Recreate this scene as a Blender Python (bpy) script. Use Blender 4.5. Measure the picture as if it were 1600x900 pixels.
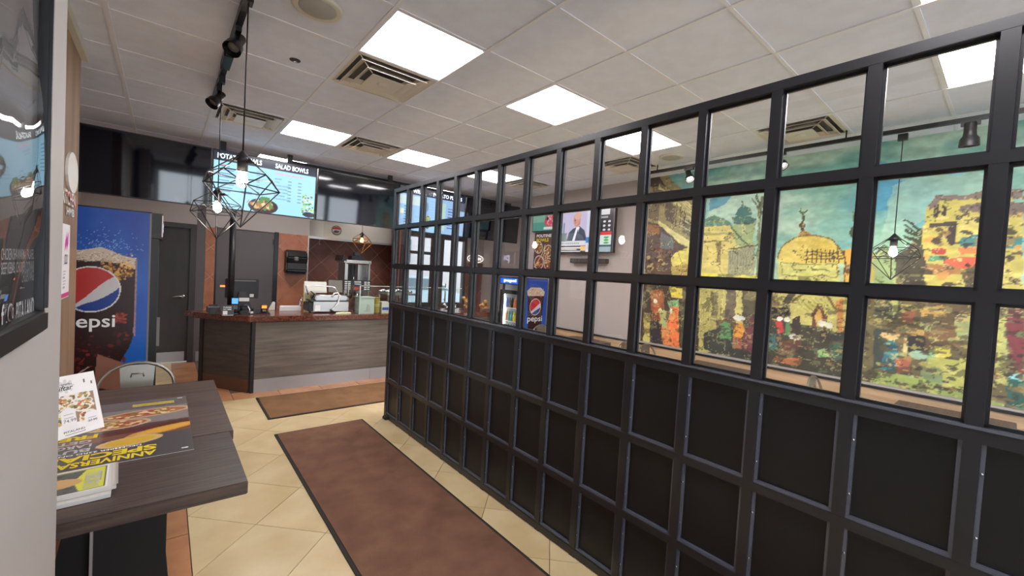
import bpy, bmesh, math, random
import numpy as np
from mathutils import Vector, Matrix
random.seed(7); RNG = np.random.default_rng(11)
for o in list(bpy.data.objects): bpy.data.objects.remove(o)
SC = bpy.context.scene; COL = SC.collection
# ------------------------------------------------------------------ camera
T = 0.61; H = 3.05
FPX, YAW, PITCH, ROLL = 656.11, .69306, -.0330483, .0577019
CAM = np.array([-1.53731, -2.22891, 1.64845])
_f = np.array([math.sin(YAW)*math.cos(PITCH), math.cos(YAW)*math.cos(PITCH), math.sin(PITCH)])
_r = np.array([math.cos(YAW), -math.sin(YAW), 0.]); _u = np.cross(_r, _f)
CR = _r*math.cos(ROLL)+_u*math.sin(ROLL); CU = -_r*math.sin(ROLL)+_u*math.cos(ROLL); CF = _f
cd = bpy.data.cameras.new('camera'); cam = bpy.data.objects.new('camera', cd); COL.objects.link(cam)
cd.sensor_width = 36; cd.lens = FPX/1600*36; cd.clip_start = .02; cd.clip_end = 200
M = Matrix.Identity(4)
for i in range(3):
    M[i][0] = CR[i]; M[i][1] = CU[i]; M[i][2] = -CF[i]; M[i][3] = CAM[i]
cam.matrix_world = M; SC.camera = cam
def _ray(x, y): return CF+CR*(x-800)/FPX-CU*(y-450)/FPX
def atX(x, y, X0): v = _ray(x, y); return CAM+(X0-CAM[0])/v[0]*v
def atY(x, y, Y0): v = _ray(x, y); return CAM+(Y0-CAM[1])/v[1]*v
def atZ(x, y, Z0): v = _ray(x, y); return CAM+(Z0-CAM[2])/v[2]*v
# ------------------------------------------------------------------ world, exposure, lamps
w = bpy.data.worlds.new('world'); SC.world = w; w.use_nodes = True
w.node_tree.nodes['Background'].inputs[0].default_value = (.82, .90, 1, 1)
w.node_tree.nodes['Background'].inputs[1].default_value = 2.2
SC.view_settings.view_transform = 'Standard'; SC.view_settings.look = 'None'
SC.view_settings.gamma = 1; SC.view_settings.exposure = 1.4
PANEL_E = 9.0      # ceiling light panels
BULB_E = 40.0
SCREEN_E = .50
# ------------------------------------------------------------------ helpers
def lin(c):
    c = np.asarray(c, float)/255.
    return np.where(c <= .04045, c/12.92, ((c+.055)/1.055)**2.4)
def l4(c): a = lin(c); return (float(a[0]), float(a[1]), float(a[2]), 1)
MATS = {}
def mat(name, c=(128,128,128), rough=.6, metal=0, emit=None, es=1, c2=None, scale=(6,6,6), detail=4, bump=0, bscale=60, spec=.5, coat=0, rnd=0, mixlo=.35, mixhi=.65, alpha=None):
    if name in MATS: return MATS[name]
    m = bpy.data.materials.new(name); m.use_nodes = True; nt = m.node_tree; b = nt.nodes['Principled BSDF']
    b.inputs['Base Color'].default_value = l4(c); b.inputs['Roughness'].default_value = rough; b.inputs['Metallic'].default_value = metal
    b.inputs['Specular IOR Level'].default_value = spec; b.inputs['Coat Weight'].default_value = coat
    tc = nt.nodes.new('ShaderNodeTexCoord'); mp = nt.nodes.new('ShaderNodeMapping'); mp.inputs['Scale'].default_value = scale
    nt.links.new(tc.outputs['Object'], mp.inputs[0]); col = None
    if c2 is not None:
        n = nt.nodes.new('ShaderNodeTexNoise'); n.inputs['Scale'].default_value = 1; n.inputs['Detail'].default_value = detail
        r = nt.nodes.new('ShaderNodeValToRGB'); r.color_ramp.elements[0].position = mixlo; r.color_ramp.elements[1].position = mixhi
        r.color_ramp.elements[0].color = l4(c); r.color_ramp.elements[1].color = l4(c2)
        if rnd:
            oi = nt.nodes.new('ShaderNodeObjectInfo'); vm = nt.nodes.new('ShaderNodeVectorMath'); vm.operation = 'ADD'
            ml = nt.nodes.new('ShaderNodeMath'); ml.operation = 'MULTIPLY'; ml.inputs[1].default_value = 37
            nt.links.new(oi.outputs['Random'], ml.inputs[0]); nt.links.new(mp.outputs[0], vm.inputs[0]); nt.links.new(ml.outputs[0], vm.inputs[1])
            nt.links.new(vm.outputs[0], n.inputs[0])
        else: nt.links.new(mp.outputs[0], n.inputs[0])
        nt.links.new(n.outputs[0], r.inputs[0]); col = r.outputs[0]
        if rnd:
            hs = nt.nodes.new('ShaderNodeHueSaturation'); mr = nt.nodes.new('ShaderNodeMapRange')
            mr.inputs[3].default_value = 1-rnd; mr.inputs[4].default_value = 1+rnd
            nt.links.new(oi.outputs['Random'], mr.inputs[0]); nt.links.new(mr.outputs[0], hs.inputs['Value']); nt.links.new(col, hs.inputs['Color']); col = hs.outputs[0]
        nt.links.new(col, b.inputs['Base Color'])
    if bump:
        n2 = nt.nodes.new('ShaderNodeTexNoise'); n2.inputs['Scale'].default_value = bscale; n2.inputs['Detail'].default_value = 3
        nt.links.new(tc.outputs['Object'], n2.inputs[0]); bp = nt.nodes.new('ShaderNodeBump'); bp.inputs['Strength'].default_value = bump; bp.inputs['Distance'].default_value = .004
        nt.links.new(n2.outputs[0], bp.inputs['Height']); nt.links.new(bp.outputs[0], b.inputs['Normal'])
    if emit is not None:
        b.inputs['Emission Color'].default_value = l4(emit); b.inputs['Emission Strength'].default_value = es
    MATS[name] = m; return m
def vmat(name, rough=.5, emit=0, spec=.5):
    if name in MATS: return MATS[name]
    m = bpy.data.materials.new(name); m.use_nodes = True; nt = m.node_tree; b = nt.nodes['Principled BSDF']
    a = nt.nodes.new('ShaderNodeAttribute'); a.attribute_name = 'paint'
    b.inputs['Roughness'].default_value = rough; b.inputs['Specular IOR Level'].default_value = spec
    if emit:
        b.inputs['Base Color'].default_value = (.02,.02,.02,1); nt.links.new(a.outputs['Color'], b.inputs['Emission Color']); b.inputs['Emission Strength'].default_value = emit
    else: nt.links.new(a.outputs['Color'], b.inputs['Base Color'])
    MATS[name] = m; return m
def glassmat(name, tint=(1,1,1), ior=1.5, rough=0.0):
    m = bpy.data.materials.new(name); m.use_nodes = True; nt = m.node_tree; nt.nodes.clear()
    o = nt.nodes.new('ShaderNodeOutputMaterial'); mx = nt.nodes.new('ShaderNodeMixShader'); t = nt.nodes.new('ShaderNodeBsdfTransparent'); g = nt.nodes.new('ShaderNodeBsdfGlossy'); fr = nt.nodes.new('ShaderNodeFresnel')
    t.inputs[0].default_value = (*tint, 1); g.inputs['Roughness'].default_value = rough; fr.inputs[0].default_value = ior
    ge = nt.nodes.new('ShaderNodeNewGeometry'); mr = nt.nodes.new('ShaderNodeMapRange'); mr.inputs[3].default_value = ior; mr.inputs[4].default_value = 1/ior
    nt.links.new(ge.outputs['Backfacing'], mr.inputs[0]); nt.links.new(mr.outputs[0], fr.inputs[0])
    nt.links.new(fr.outputs[0], mx.inputs[0]); nt.links.new(t.outputs[0], mx.inputs[1]); nt.links.new(g.outputs[0], mx.inputs[2]); nt.links.new(mx.outputs[0], o.inputs[0])
    MATS[name] = m; return m
class MB:
    def __init__(s): s.v = []; s.f = []; s.sm = []
    def add(s, vs, fs, smooth=False):
        n = len(s.v); s.v += [tuple(map(float, p)) for p in vs]; s.f += [tuple(n+i for i in f) for f in fs]; s.sm += [smooth]*len(fs); return s
    def box(s, x0, x1, y0, y1, z0, z1):
        return s.add([(x0,y0,z0),(x1,y0,z0),(x1,y1,z0),(x0,y1,z0),(x0,y0,z1),(x1,y0,z1),(x1,y1,z1),(x0,y1,z1)], [(0,3,2,1),(4,5,6,7),(0,1,5,4),(1,2,6,5),(2,3,7,6),(3,0,4,7)])
    def obox(s, c, ax, ay, az):   # centre and three half vectors
        c, ax, ay, az = map(np.array, (c, ax, ay, az)); P = []
        for k in (-1, 1):
            for i, j in ((-1,-1),(1,-1),(1,1),(-1,1)): P.append(c+i*ax+j*ay+k*az)
        return s.add(P, [(0,3,2,1),(4,5,6,7),(0,1,5,4),(1,2,6,5),(2,3,7,6),(3,0,4,7)])
    def prism(s, pts, d, z0, z1=None):
        # pts 2D polygon; d = 'z' extrudes z0..z1; 'x','y' likewise
        def mk(p, t): return {'z': (p[0],p[1],t), 'x': (t,p[0],p[1]), 'y': (p[0],t,p[1])}[d]
        n = len(pts); A = [mk(p, z0) for p in pts]+[mk(p, z1) for p in pts]
        return s.add(A, [tuple(range(n))[::-1], tuple(range(n, 2*n))]+[(i,(i+1)%n,n+(i+1)%n,n+i) for i in range(n)])
    def tube(s, path, r, n=8, closed=False, caps=True, flat=None):
        path = [np.array(p, float) for p in path]; N = len(path); rs = r if hasattr(r, '__len__') else [r]*N; rings = []; up = None
        for i in range(N):
            a = path[(i-1)%N] if (i > 0 or closed) else path[i]; b = path[(i+1)%N] if (i < N-1 or closed) else path[i]
            t = b-a; t = t/(np.linalg.norm(t)+1e-9)
            if up is None: up = np.array([0,0,1.]) if abs(t[2]) < .9 else np.array([1.,0,0])
            u = up-t*(up@t); u /= np.linalg.norm(u)+1e-9; v = np.cross(t, u); up = u
            rings.append([path[i]+rs[i]*(math.cos(2*math.pi*k/n)*u+math.sin(2*math.pi*k/n)*v) for k in range(n)])
        V = [p for q in rings for p in q]; F = []
        for i in range(N if closed else N-1):
            a = i*n; b = ((i+1)%N)*n
            for k in range(n): F.append((a+k, a+(k+1)%n, b+(k+1)%n, b+k))
        if not closed and caps: F.append(tuple(range(n))[::-1]); F.append(tuple(range((N-1)*n, N*n)))
        return s.add(V, F, n > 5)
    def cyl(s, a, b, r, r2=None, n=16): return s.tube([a, b], [r, r if r2 is None else r2], n)
    def lathe(s, c, prof, n=24, axis='z'):
        V = []
        for r, h in prof:
            for k in range(n):
                a = 2*math.pi*k/n; x, y = r*math.cos(a), r*math.sin(a)
                V.append({'z': (c[0]+x, c[1]+y, c[2]+h), 'x': (c[0]+h, c[1]+x, c[2]+y), 'y': (c[0]+x, c[1]+h, c[2]+y)}[axis])
        F = []
        for i in range(len(prof)-1):
            for k in range(n): F.append((i*n+k, i*n+(k+1)%n, (i+1)*n+(k+1)%n, (i+1)*n+k))
        F.append(tuple(range(n))[::-1]); F.append(tuple(range((len(prof)-1)*n, len(prof)*n)))
        return s.add(V, F, True)
    def ball(s, c, rx, ry=None, rz=None, n=14):
        ry = ry or rx; rz = rz or rx; m = n//2+1; V = []
        for i in range(m+1):
            ph = math.pi*(i+.0001)/(m+.0002)
            for k in range(n): a = 2*math.pi*k/n; V.append((c[0]+rx*math.sin(ph)*math.cos(a), c[1]+ry*math.sin(ph)*math.sin(a), c[2]+rz*math.cos(ph)))
        return s.add(V, [(i*n+k, (i+1)*n+k, (i+1)*n+(k+1)%n, i*n+(k+1)%n) for i in range(m) for k in range(n)], True)
    def build(s, name, m, parent=None, bevel=0, smooth=None):
        me = bpy.data.meshes.new(name); me.from_pydata(s.v, [], s.f); me.materials.append(m if not isinstance(m, str) else MATS[m])
        for p, q in zip(me.polygons, s.sm): p.use_smooth = q
        me.update(); o = bpy.data.objects.new(name, me); COL.objects.link(o)
        if parent is not None: put(o, parent)
        if bevel:
            bm = bmesh.new(); bm.from_mesh(me); bmesh.ops.remove_doubles(bm, verts=bm.verts, dist=1e-6)
            es = [e for e in bm.edges if len(e.link_faces) == 2 and e.calc_face_angle(0) > .6]
            bmesh.ops.bevel(bm, geom=es, offset=bevel, segments=2, affect='EDGES', clamp_overlap=True); bm.to_mesh(me); bm.free()
        return o
BASE = {}
def wbase(o): return BASE.get(o.name, Vector((0,0,0)))
def put(o, parent):     # geometry given in world coordinates -> local to the (unrotated) parent
    b = wbase(parent)
    if o.data: o.data.transform(Matrix.Translation(-b))
    BASE[o.name] = b; o.parent = parent
def tag(o, label=None, cat=None, group=None, kind=None):
    if label: o['label'] = label
    if cat: o['category'] = cat
    if group: o['group'] = group
    if kind: o['kind'] = kind
    return o
def thing(name, label, cat, loc=(0,0,0), group=None):
    o = bpy.data.objects.new(name, None); COL.objects.link(o); o.location = loc; o.empty_display_size = .1; BASE[o.name] = Vector(loc)
    return tag(o, label, cat, group)
def struct(name, mb, m, bevel=0): o = mb.build(name, m, None, bevel); o['kind'] = 'structure'; return o
def copy_tree(o, parent=None):
    c = o.copy(); COL.objects.link(c)
    if parent is not None: c.parent = parent
    for ch in list(o.children): copy_tree(ch, c)
    return c
def text(name, s, P0, U, V, wd, ht, m, parent=None, bold=0.0, depth=.0015, shear=0):
    cu = bpy.data.curves.new('t', 'FONT'); cu.body = s; cu.size = 1; cu.offset = bold; cu.shear = shear; cu.resolution_u = 3
    to = bpy.data.objects.new('t', cu); COL.objects.link(to); dg = bpy.context.evaluated_depsgraph_get(); dg.update()
    me = bpy.data.meshes.new_from_object(to.evaluated_get(dg)); bpy.data.objects.remove(to); bpy.data.curves.remove(cu)
    n = len(me.vertices); co = np.empty(n*3); me.vertices.foreach_get('co', co); co = co.reshape(-1, 3)
    lo = co.min(0); hi = co.max(0); a = (co[:,0]-lo[0])/(hi[0]-lo[0])*wd; b = (co[:,1]-lo[1])/(hi[1]-lo[1])*ht
    U = np.array(U, float); V = np.array(V, float); N = np.cross(U, V)
    W = np.array(P0, float)+a[:,None]*U+b[:,None]*V+N*depth
    fs = [tuple(p.vertices) for p in me.polygons]; bpy.data.meshes.remove(me)
    mb = MB(); mb.add(W, fs)
    return mb.build(name, m, parent)
# ---- painted prints: a fine grid of points carrying colours
def vnoise(x, y, seed=0):
    xi = np.floor(x).astype(np.int64); yi = np.floor(y).astype(np.int64); xf = x-xi; yf = y-yi
    def h(a, b):
        n = (a*374761393+b*668265263+seed*974634777) & 0xffffffff; n = ((n ^ (n >> 13))*1274126177) & 0xffffffff
        return ((n ^ (n >> 16)) & 0xffff)/65535.
    u = xf*xf*(3-2*xf); v = yf*yf*(3-2*yf)
    return (h(xi,yi)*(1-u)+h(xi+1,yi)*u)*(1-v)+(h(xi,yi+1)*(1-u)+h(xi+1,yi+1)*u)*v
def fbm(x, y, seed=0, o=4): return sum(vnoise(x*2**i, y*2**i, seed+i)*.5**i for i in range(o))/sum(.5**i for i in range(o))
class Canvas:
    """w x h metres, painted from its lower left corner"""
    def __init__(s, w, h, res, bg=(255,255,255), warp=0, wscale=30):
        s.w, s.h = w, h; s.nu = max(2, int(w/res)+1); s.nv = max(2, int(h/res)+1)
        s.X, s.Y = np.meshgrid(np.linspace(0, w, s.nu), np.linspace(0, h, s.nv)); s.x = s.X.copy(); s.y = s.Y.copy()
        if warp:
            s.x = s.X+warp*(fbm(s.X*wscale, s.Y*wscale, 1)-.5)*2; s.y = s.Y+warp*(fbm(s.X*wscale, s.Y*wscale, 9)-.5)*2
        s.c = np.zeros((s.nv, s.nu, 3))+np.array(bg, float)
    def mix(s, m, col, a=1): k = (m*a)[..., None]; s.c = s.c*(1-k)+np.array(col, float)*k
    def rect(s, x0, y0, x1, y1, col, a=1): s.mix(((s.x >= x0)&(s.x <= x1)&(s.y >= y0)&(s.y <= y1)).astype(float), col, a)
    def ell(s, cx, cy, rx, ry, col, a=1, rot=0):
        dx = s.x-cx; dy = s.y-cy; c, n = math.cos(rot), math.sin(rot); s.mix((((dx*c+dy*n)/rx)**2+((-dx*n+dy*c)/ry)**2 <= 1).astype(float), col, a)
    def poly(s, pts, col, a=1):
        ins = np.zeros(s.x.shape, bool); n = len(pts)
        for i in range(n):
            x0, y0 = pts[i][:2]; x1, y1 = pts[(i+1)%n][:2]
            if y0 == y1: continue
            ins ^= ((y0 > s.y) != (y1 > s.y)) & (s.x < (x1-x0)*(s.y-y0)/(y1-y0)+x0)
        s.mix(ins.astype(float), col, a)
    def line(s, pts, wd, col, a=1):
        m = np.zeros(s.x.shape, bool)
        for (x0, y0), (x1, y1) in zip(pts[:-1], pts[1:]):
            L = (x1-x0)**2+(y1-y0)**2+1e-12; t = np.clip(((s.x-x0)*(x1-x0)+(s.y-y0)*(y1-y0))/L, 0, 1)
            m |= (s.x-x0-t*(x1-x0))**2+(s.y-y0-t*(y1-y0))**2 < (wd/2)**2
        s.mix(m.astype(float), col, a)
    def noise(s, amp, sc=20, seed=3, sy=None): s.c *= (1+amp*(fbm(s.X*sc, s.Y*(sy or sc), seed)-.5)*2)[..., None]
    def mottle(s, col, sc, thr=.55, seed=5, a=1, box=None):
        m = (fbm(s.X*sc, s.Y*sc, seed) > thr)
        if box: m &= (s.x > box[0])&(s.y > box[1])&(s.x < box[2])&(s.y < box[3])
        s.mix(m.astype(float), col, a)
    def build(s, name, P0, U, V, m, parent=None):
        P0, U, V = (np.array(q, float) for q in (P0, U, V))
        W = P0+s.X[..., None]*U+s.Y[..., None]*V; nv = s.nu*s.nv
        idx = np.arange(nv).reshape(s.nv, s.nu); q = np.stack([idx[:-1,:-1], idx[:-1,1:], idx[1:,1:], idx[1:,:-1]], -1).reshape(-1, 4)
        me = bpy.data.meshes.new(name); me.vertices.add(nv); me.vertices.foreach_set('co', W.reshape(-1)); me.loops.add(q.size); me.polygons.add(len(q))
        me.loops.foreach_set('vertex_index', q.reshape(-1)); me.polygons.foreach_set('loop_start', np.arange(0, q.size, 4)); me.update(calc_edges=True)
        at = me.color_attributes.new('paint', 'FLOAT_COLOR', 'POINT'); c = np.ones((nv, 4)); c[:, :3] = lin(np.clip(s.c, 0, 255)).reshape(-1, 3); at.data.foreach_set('color', c.reshape(-1))
        me.materials.append(m); me.validate(); o = bpy.data.objects.new(name, me); COL.objects.link(o)
        if parent is not None: put(o, parent)
        return o
def clip_poly(P, x0, x1, y0, y1):
    for ax, lim, sg in ((0,x0,1),(0,x1,-1),(1,y0,1),(1,y1,-1)):
        Q = []; n = len(P)
        for i in range(n):
            a, b = P[i], P[(i+1)%n]; da = sg*(a[ax]-lim); db = sg*(b[ax]-lim)
            if da >= 0: Q.append(a)
            if da*db < 0: t = da/(da-db); Q.append((a[0]+t*(b[0]-a[0]), a[1]+t*(b[1]-a[1])))
        P = Q
        if len(P) < 3: return []
    return P
def area(P): return abs(sum(P[i][0]*P[(i+1)%len(P)][1]-P[(i+1)%len(P)][0]*P[i][1] for i in range(len(P))))/2
def diag_tiles(x0, x1, y0, y1, side, ox, oy, gap, place):
    d = side/math.sqrt(2)
    for i in range(int(math.floor((x0-ox)/(2*d)))*2-2, int((x1-ox)/d)+3):
        for j in range(int((y0-oy)/d)-3, int((y1-oy)/d)+4):
            if (i+j)%2: continue
            cx, cy = ox+i*d, oy+j*d; r = d-gap*.7
            P = clip_poly([(cx-r,cy),(cx,cy-r),(cx+r,cy),(cx,cy+r)], x0, x1, y0, y1)
            if P and area(P) > .002: place(P)
# ------------------------------------------------------------------ materials
mat('ceil_tile', (226,232,248), .9, c2=(220,226,242), scale=(9,9,9), bump=.15, bscale=120, rnd=.012)
mat('grid', (226,228,236), .5)
mat('wall_grey', (168,162,157), .7, bump=.08, bscale=90)
mat('wall_beige', (178,168,162), .75, bump=.05, bscale=90)
mat('wall_cool', (150,142,140), .75)
mat('grout', (120,100,75), .9); mat('grout_light', (214,176,150), .9)
mat('floor_tile', (224,202,158), .33, c2=(208,182,134), scale=(3,3,3), detail=6, rnd=.05, coat=.1)
mat('brown_tile', (196,142,100), .4, c2=(174,118,80), scale=(5,5,5), detail=6, rnd=.08)
mat('wall_tile', (184,118,86), .45, c2=(164,98,68), scale=(6,6,6), detail=5, rnd=.06)
mat('wall_tile_dark', (142,88,72), .45, c2=(126,74,60), scale=(6,6,6), detail=5, rnd=.06)
mat('black_metal', (27,28,32), .34, spec=.6, c2=(31,33,38), scale=(5,5,5))
mat('black_panel', (19,20,22), .42, spec=.4, c2=(24,25,27), scale=(3,3,3))
mat('bead_highlight', (84,88,100), .22, spec=.8)  # black bead, lightened to put its highlights into the colour
mat('newsprint', (206,203,196), .7); mat('brass', (190,140,80), .3, metal=.8); mat('black', (18,18,20), .4); mat('black_matte', (22,22,23), .75); mat('black_gloss', (8,9,12), .08, spec=.6)
mat('tv_glass', (9,12,24), .05, spec=.9)
mat('white', (226,224,219), .5); mat('off_white', (214,210,198), .6); mat('paper', (232,231,226), .7)
mat('steel', (185,184,182), .28, metal=1, c2=(165,164,162), scale=(1,60,1)); mat('steel_hood', (206,198,184), .32, metal=.7); mat('chrome', (215,215,215), .12, metal=1)
mat('steel_kick', (176,176,178), .45, metal=.6)
mat('gunmetal', (146,142,132), .36, metal=.8)
mat('wood_dark', (66,51,44), .42, c2=(96,78,67), scale=(3,55,55), detail=6)
mat('wood_dark_x', (56,44,39), .38, c2=(84,68,59), scale=(4,60,60), detail=6)
mat('wood_brown', (128,102,78), .5, c2=(158,128,98), scale=(8,8,1.2), detail=5)
mat('wood_tan', (176,144,110), .5, c2=(196,164,128), scale=(30,2,30), detail=5)
mat('laminate', (88,80,73), .45, c2=(124,114,103), scale=(2,2,26), detail=8, mixlo=.3, mixhi=.7)
mat('laminate_dark', (62,55,50), .5, c2=(82,73,66), scale=(4,4,26), detail=8, mixlo=.3, mixhi=.7)
mat('granite', (120,62,40), .18, c2=(64,36,28), scale=(70,70,70), detail=6, spec=.6, mixlo=.4, mixhi=.6)
mat('mat_brown', (130,92,70), .95, c2=(112,77,58), scale=(5,5,5), detail=8, bump=.6, bscale=350)
mat('mat_tan', (136,98,62), .95, c2=(122,86,54), scale=(5,5,5), detail=8, bump=.6, bscale=350)
mat('rubber', (40,36,30), .8)
mat('door_grey', (52,48,47), .5, c2=(58,54,52), scale=(10,10,3)); mat('door_frame', (58,53,53), .45); mat('slate', (98,92,92), .55)
mat('blue', (18,70,170), .35); mat('red', (190,45,40), .5); mat('orange', (225,110,40), .5); mat('yellow', (214,190,96), .5)
mat('clear_plastic', (196,205,196), .25); mat('cream', (226,220,170), .5); mat('grey', (120,118,116), .5); mat('dark_grey', (52,52,55), .5)
mat('socket', (60,58,56), .5); mat('vent', (222,216,204), .45, metal=.15); mat('vent_dark', (112,106,98), .8)
mat('panel_light', (255,255,255), .5, emit=(255,250,253), es=PANEL_E)
mat('bulb', (255,255,255), .5, emit=(255,244,222), es=BULB_E); mat('bulb_amber', (255,220,160), .5, emit=(255,176,84), es=7)
mat('spot_lens', (255,255,255), .4, emit=(255,250,240), es=10)
mat('lcd_blue', (60,110,190), .3, emit=(80,140,220), es=.7); mat('led_orange', (255,120,40), .3, emit=(255,110,40), es=1.2)
mat('led_white', (255,255,255), .3, emit=(225,240,255), es=12); mat('neon_white', (255,255,255), .3, emit=(255,240,235), es=.7); mat('neon_blue', (120,120,255), .3, emit=(120,130,255), es=3)
mat('txt_white', (240,240,240), .6); mat('txt_black', (20,20,22), .6); mat('txt_yellow', (228,206,30), .5); mat('txt_silver', (190,190,192), .5); mat('txt_red', (200,50,60), .5)
mat('txt_glow', (255,255,255), .5, emit=(225,242,250), es=.5); mat('txt_glow_red', (230,80,100), .5, emit=(226,96,120), es=.45); mat('txt_glow_dark', (50,70,90), .5, emit=(60,84,104), es=.4)
mat('outside_ground', (96,96,95), .9); mat('outside_wall', (150,148,146), .8); mat('car_paint', (130,150,160), .2, coat=1); mat('car_glass', (50,75,80), .1)
mat('food', (150,95,45), .7, c2=(205,160,80), scale=(40,40,40))
G_PANE = glassmat('pane_glass'); G_CLEAR = glassmat('clear_glass', (.93,.97,.95)); G_FILM = glassmat('film_glass', (.96,.96,.96), 1.5, .02)
PAINT = vmat('print', .55); PAINT_G = vmat('print_gloss', .3); PAINT_M = vmat('mural_print', .6); PAINT_E = vmat('screen_image', .2, SCREEN_E)
# ------------------------------------------------------------------ room shell
XR = 3.48; YB = 5.9
fl = struct('floor', MB().box(-3.2, 5.0, -4.3, 8.2, -.12, -.008), MATS['grout'])
def floor_tile(m):
    def f(P): MB().prism(P, 'z', -.0075, 0).build('tile', MATS[m], fl)
    return f
diag_tiles(-1.385, 0.36, -3.2, 3.50, .4567, -1.383+.0, .707, .004, floor_tile('floor_tile'))
diag_tiles(0.36, 3.47, -2.4, 3.50, .4567, -1.383, .707, .004, floor_tile('floor_tile'))
for yy in (4.6, 5.02, 5.44): MB().box(-1.416, -1.14, yy, yy+.415, -.0075, 0).build('tile', MATS['brown_tile'], fl)
diag_tiles(-2.5, -1.42, 4.6, 5.88, .4567, -1.383, .707, .004, floor_tile('floor_tile'))
y = -1.5
while y < 3.5:
    for x0 in (-1.86,): MB().box(x0, -1.39, y+.004, min(y+.46, 3.5), -.0075, 0).build('tile', MATS['brown_tile'], fl)
    MB().box(-2.34, -1.864, y+.004, min(y+.46, 3.5), -.0075, 0).build('tile', MATS['brown_tile'], fl); y += .464
x = -2.34
while x < 3.4:
    MB().box(x+.004, x+.484, 3.504, 3.80, -.0075, 0).build('tile', MATS['brown_tile'], fl)
    if x < -1.0:
        for yy in (3.804, 4.2): MB().box(x+.004, x+.484, yy, yy+.39, -.0075, 0).build('tile', MATS['brown_tile'], fl)
    x += .488
# ceiling: grid of 2 ft tiles
ce = struct('ceiling', MB().box(-3.2, 5.0, -4.3, 8.2, H+.05, H+.15), MATS['ceil_tile'])
LIGHTS = [(i, j) for i in (-1, 1, 3) for j in (-4, 0, 4)]+[(-1, 7), (3, 7)]
VENTS = [(-1,1), (-2,4), (0,4), (4,-2), (4,1), (4,4)]
tme = MB().box(.006, T-.006, .006, T-.006, -.004, .02).build('ceiling_tile', MATS['ceil_tile'], ce); first = True
for i in range(-5, 7):
    for j in range(-7, 11):
        if (i, j) in LIGHTS or (i, j) in VENTS or (i == 6 and j < 5): continue
        o = tme if first else tme.copy()
        if not first: COL.objects.link(o)
        first = False; o.location = (i*T, j*T, H)
def gbar(x0, x1, y0, y1): MB().box(x0, x1, y0, y1, H-.012, H+.03).build('grid_bar', MATS['grid'], ce)
for i in range(-5, 8): gbar(i*T-.014, i*T+.014, -4.27, 6.71)
for j in range(-7, 12): MB().box(-3.05, 4.27, j*T-.010, j*T+.010, H-.009, H+.03).build('grid_bar', MATS['grid'], ce)
# walls
wl = struct('wall_left', MB().box(-2.12, -2.02, -.9, 2.07, 0, H), MATS['wood_brown'])
MB().box(-2.03, -1.985, -.45, 2.10, H-.07, H).build('crown_moulding', MATS['off_white'], wl)
struct('wall_left_recess', MB().box(-2.6, -2.42, 2.07, 6.0, 0, H).box(-2.42, -2.12, 2.0, 2.07, 0, H), MATS['wall_beige'])
wn = MB().box(-1.92, -1.78, -4.2, -.345, 0, H); wn = struct('wall_near', wn, MATS['wall_grey'])
MB().cyl((-1.79, -.345, 0), (-1.79, -.345, H), .010, n=12).build('corner_bead', MATS['chrome'], wn)
struct('wall_near_return', MB().box(-2.3, -1.92, -1.0, -.9, 0, H), MATS['wall_grey'])
wr = struct('wall_right', MB().box(XR, XR+.12, -4.2, 3.62, 0, H), MATS['wall_beige'])
struct('wall_right_kitchen', MB().box(4.27, 4.4, 3.5, 6.0, 0, H).box(XR+.12, 4.3, 3.5, 3.62, 0, H), MATS['wall_beige'])
MB().box(XR-.025, XR, -4.1, 3.6, 0, .80).build('wainscot_panel', MATS['wood_tan'], wr)
MB().box(XR-.035, XR, -4.1, 3.6, .80, .822).build('wainscot_cap', MATS['black'], wr)
# back wall with tiled piers
wb = MB().box(-2.6, -2.15, YB, YB+.12, 0, H).box(-1.16, -.93, YB, YB+.12, 0, H).box(-2.15, -1.16, YB, YB+.12, 2.10, H).box(-.93, -.04, YB, YB+.12, 2.12, H)
wb.box(-.04, .43, YB, YB+.12, 0, H).box(.43, .45, YB, 6.9, 0, H)
wb = struct('wall_back', wb, MATS['wall_beige'])
wk = struct('wall_kitchen', MB().box(.33, 2.72, 6.9, 7.0, 0, H).prism([(2.15,YB),(2.19,YB),(2.66,6.9),(2.60,6.9)], 'z', 0, H), MATS['wall_tile_dark'])
struct('wall_back_right', MB().box(2.19, 3.80, YB, YB+.1, 2.62, H).box(3.80, 4.3, YB, YB+.1, 0, H).box(2.2, 3.8, YB, YB+.1, 0, .12), MATS['wall_beige'])
def pier_tiles(parent, x0, x1, z0, z1, Yf, m, side=.33, ox=0, oz=0):
    MB().box(x0, x1, Yf-.006, Yf, z0, z1).build('grout_bed', MATS['grout_light'], parent)
    diag_tiles(x0+.004, x1-.004, z0, z1, side, ox, oz, .007, lambda P: MB().prism(P, 'y', Yf-.012, Yf-.006).build('tile', MATS[m], parent))
pier_tiles(wb, -1.05, -.92, .0, 2.11, YB, 'wall_tile', .33, -.98, 1.10)
pier_tiles(wb, -.035, .43, .0, 2.12, YB, 'wall_tile', .33, .2, .96)
MB().box(.425, .437, YB-.018, YB, 0, 2.12).build('tile_edge_trim', MATS['white'], wb)
pier_tiles(wk, .46, 2.58, .9, 2.35, 6.9, 'wall_tile_dark', .33, .7, 1.2)
wbr = bpy.data.objects['wall_back_right']
pier_tiles(wbr, 3.81, 4.26, .8, 1.85, YB, 'wall_tile_dark', .33, 4.0, 1.2)
MB().box(-1.16, -1.052, YB-.008, YB, 0, H-.001).build('grey_pilaster', MATS['slate'], wb)
MB().box(-1.13, -1.06, YB-.015, YB-.008, 0, .16).build('baseboard_piece', MATS['steel_kick'], wb)
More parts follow.
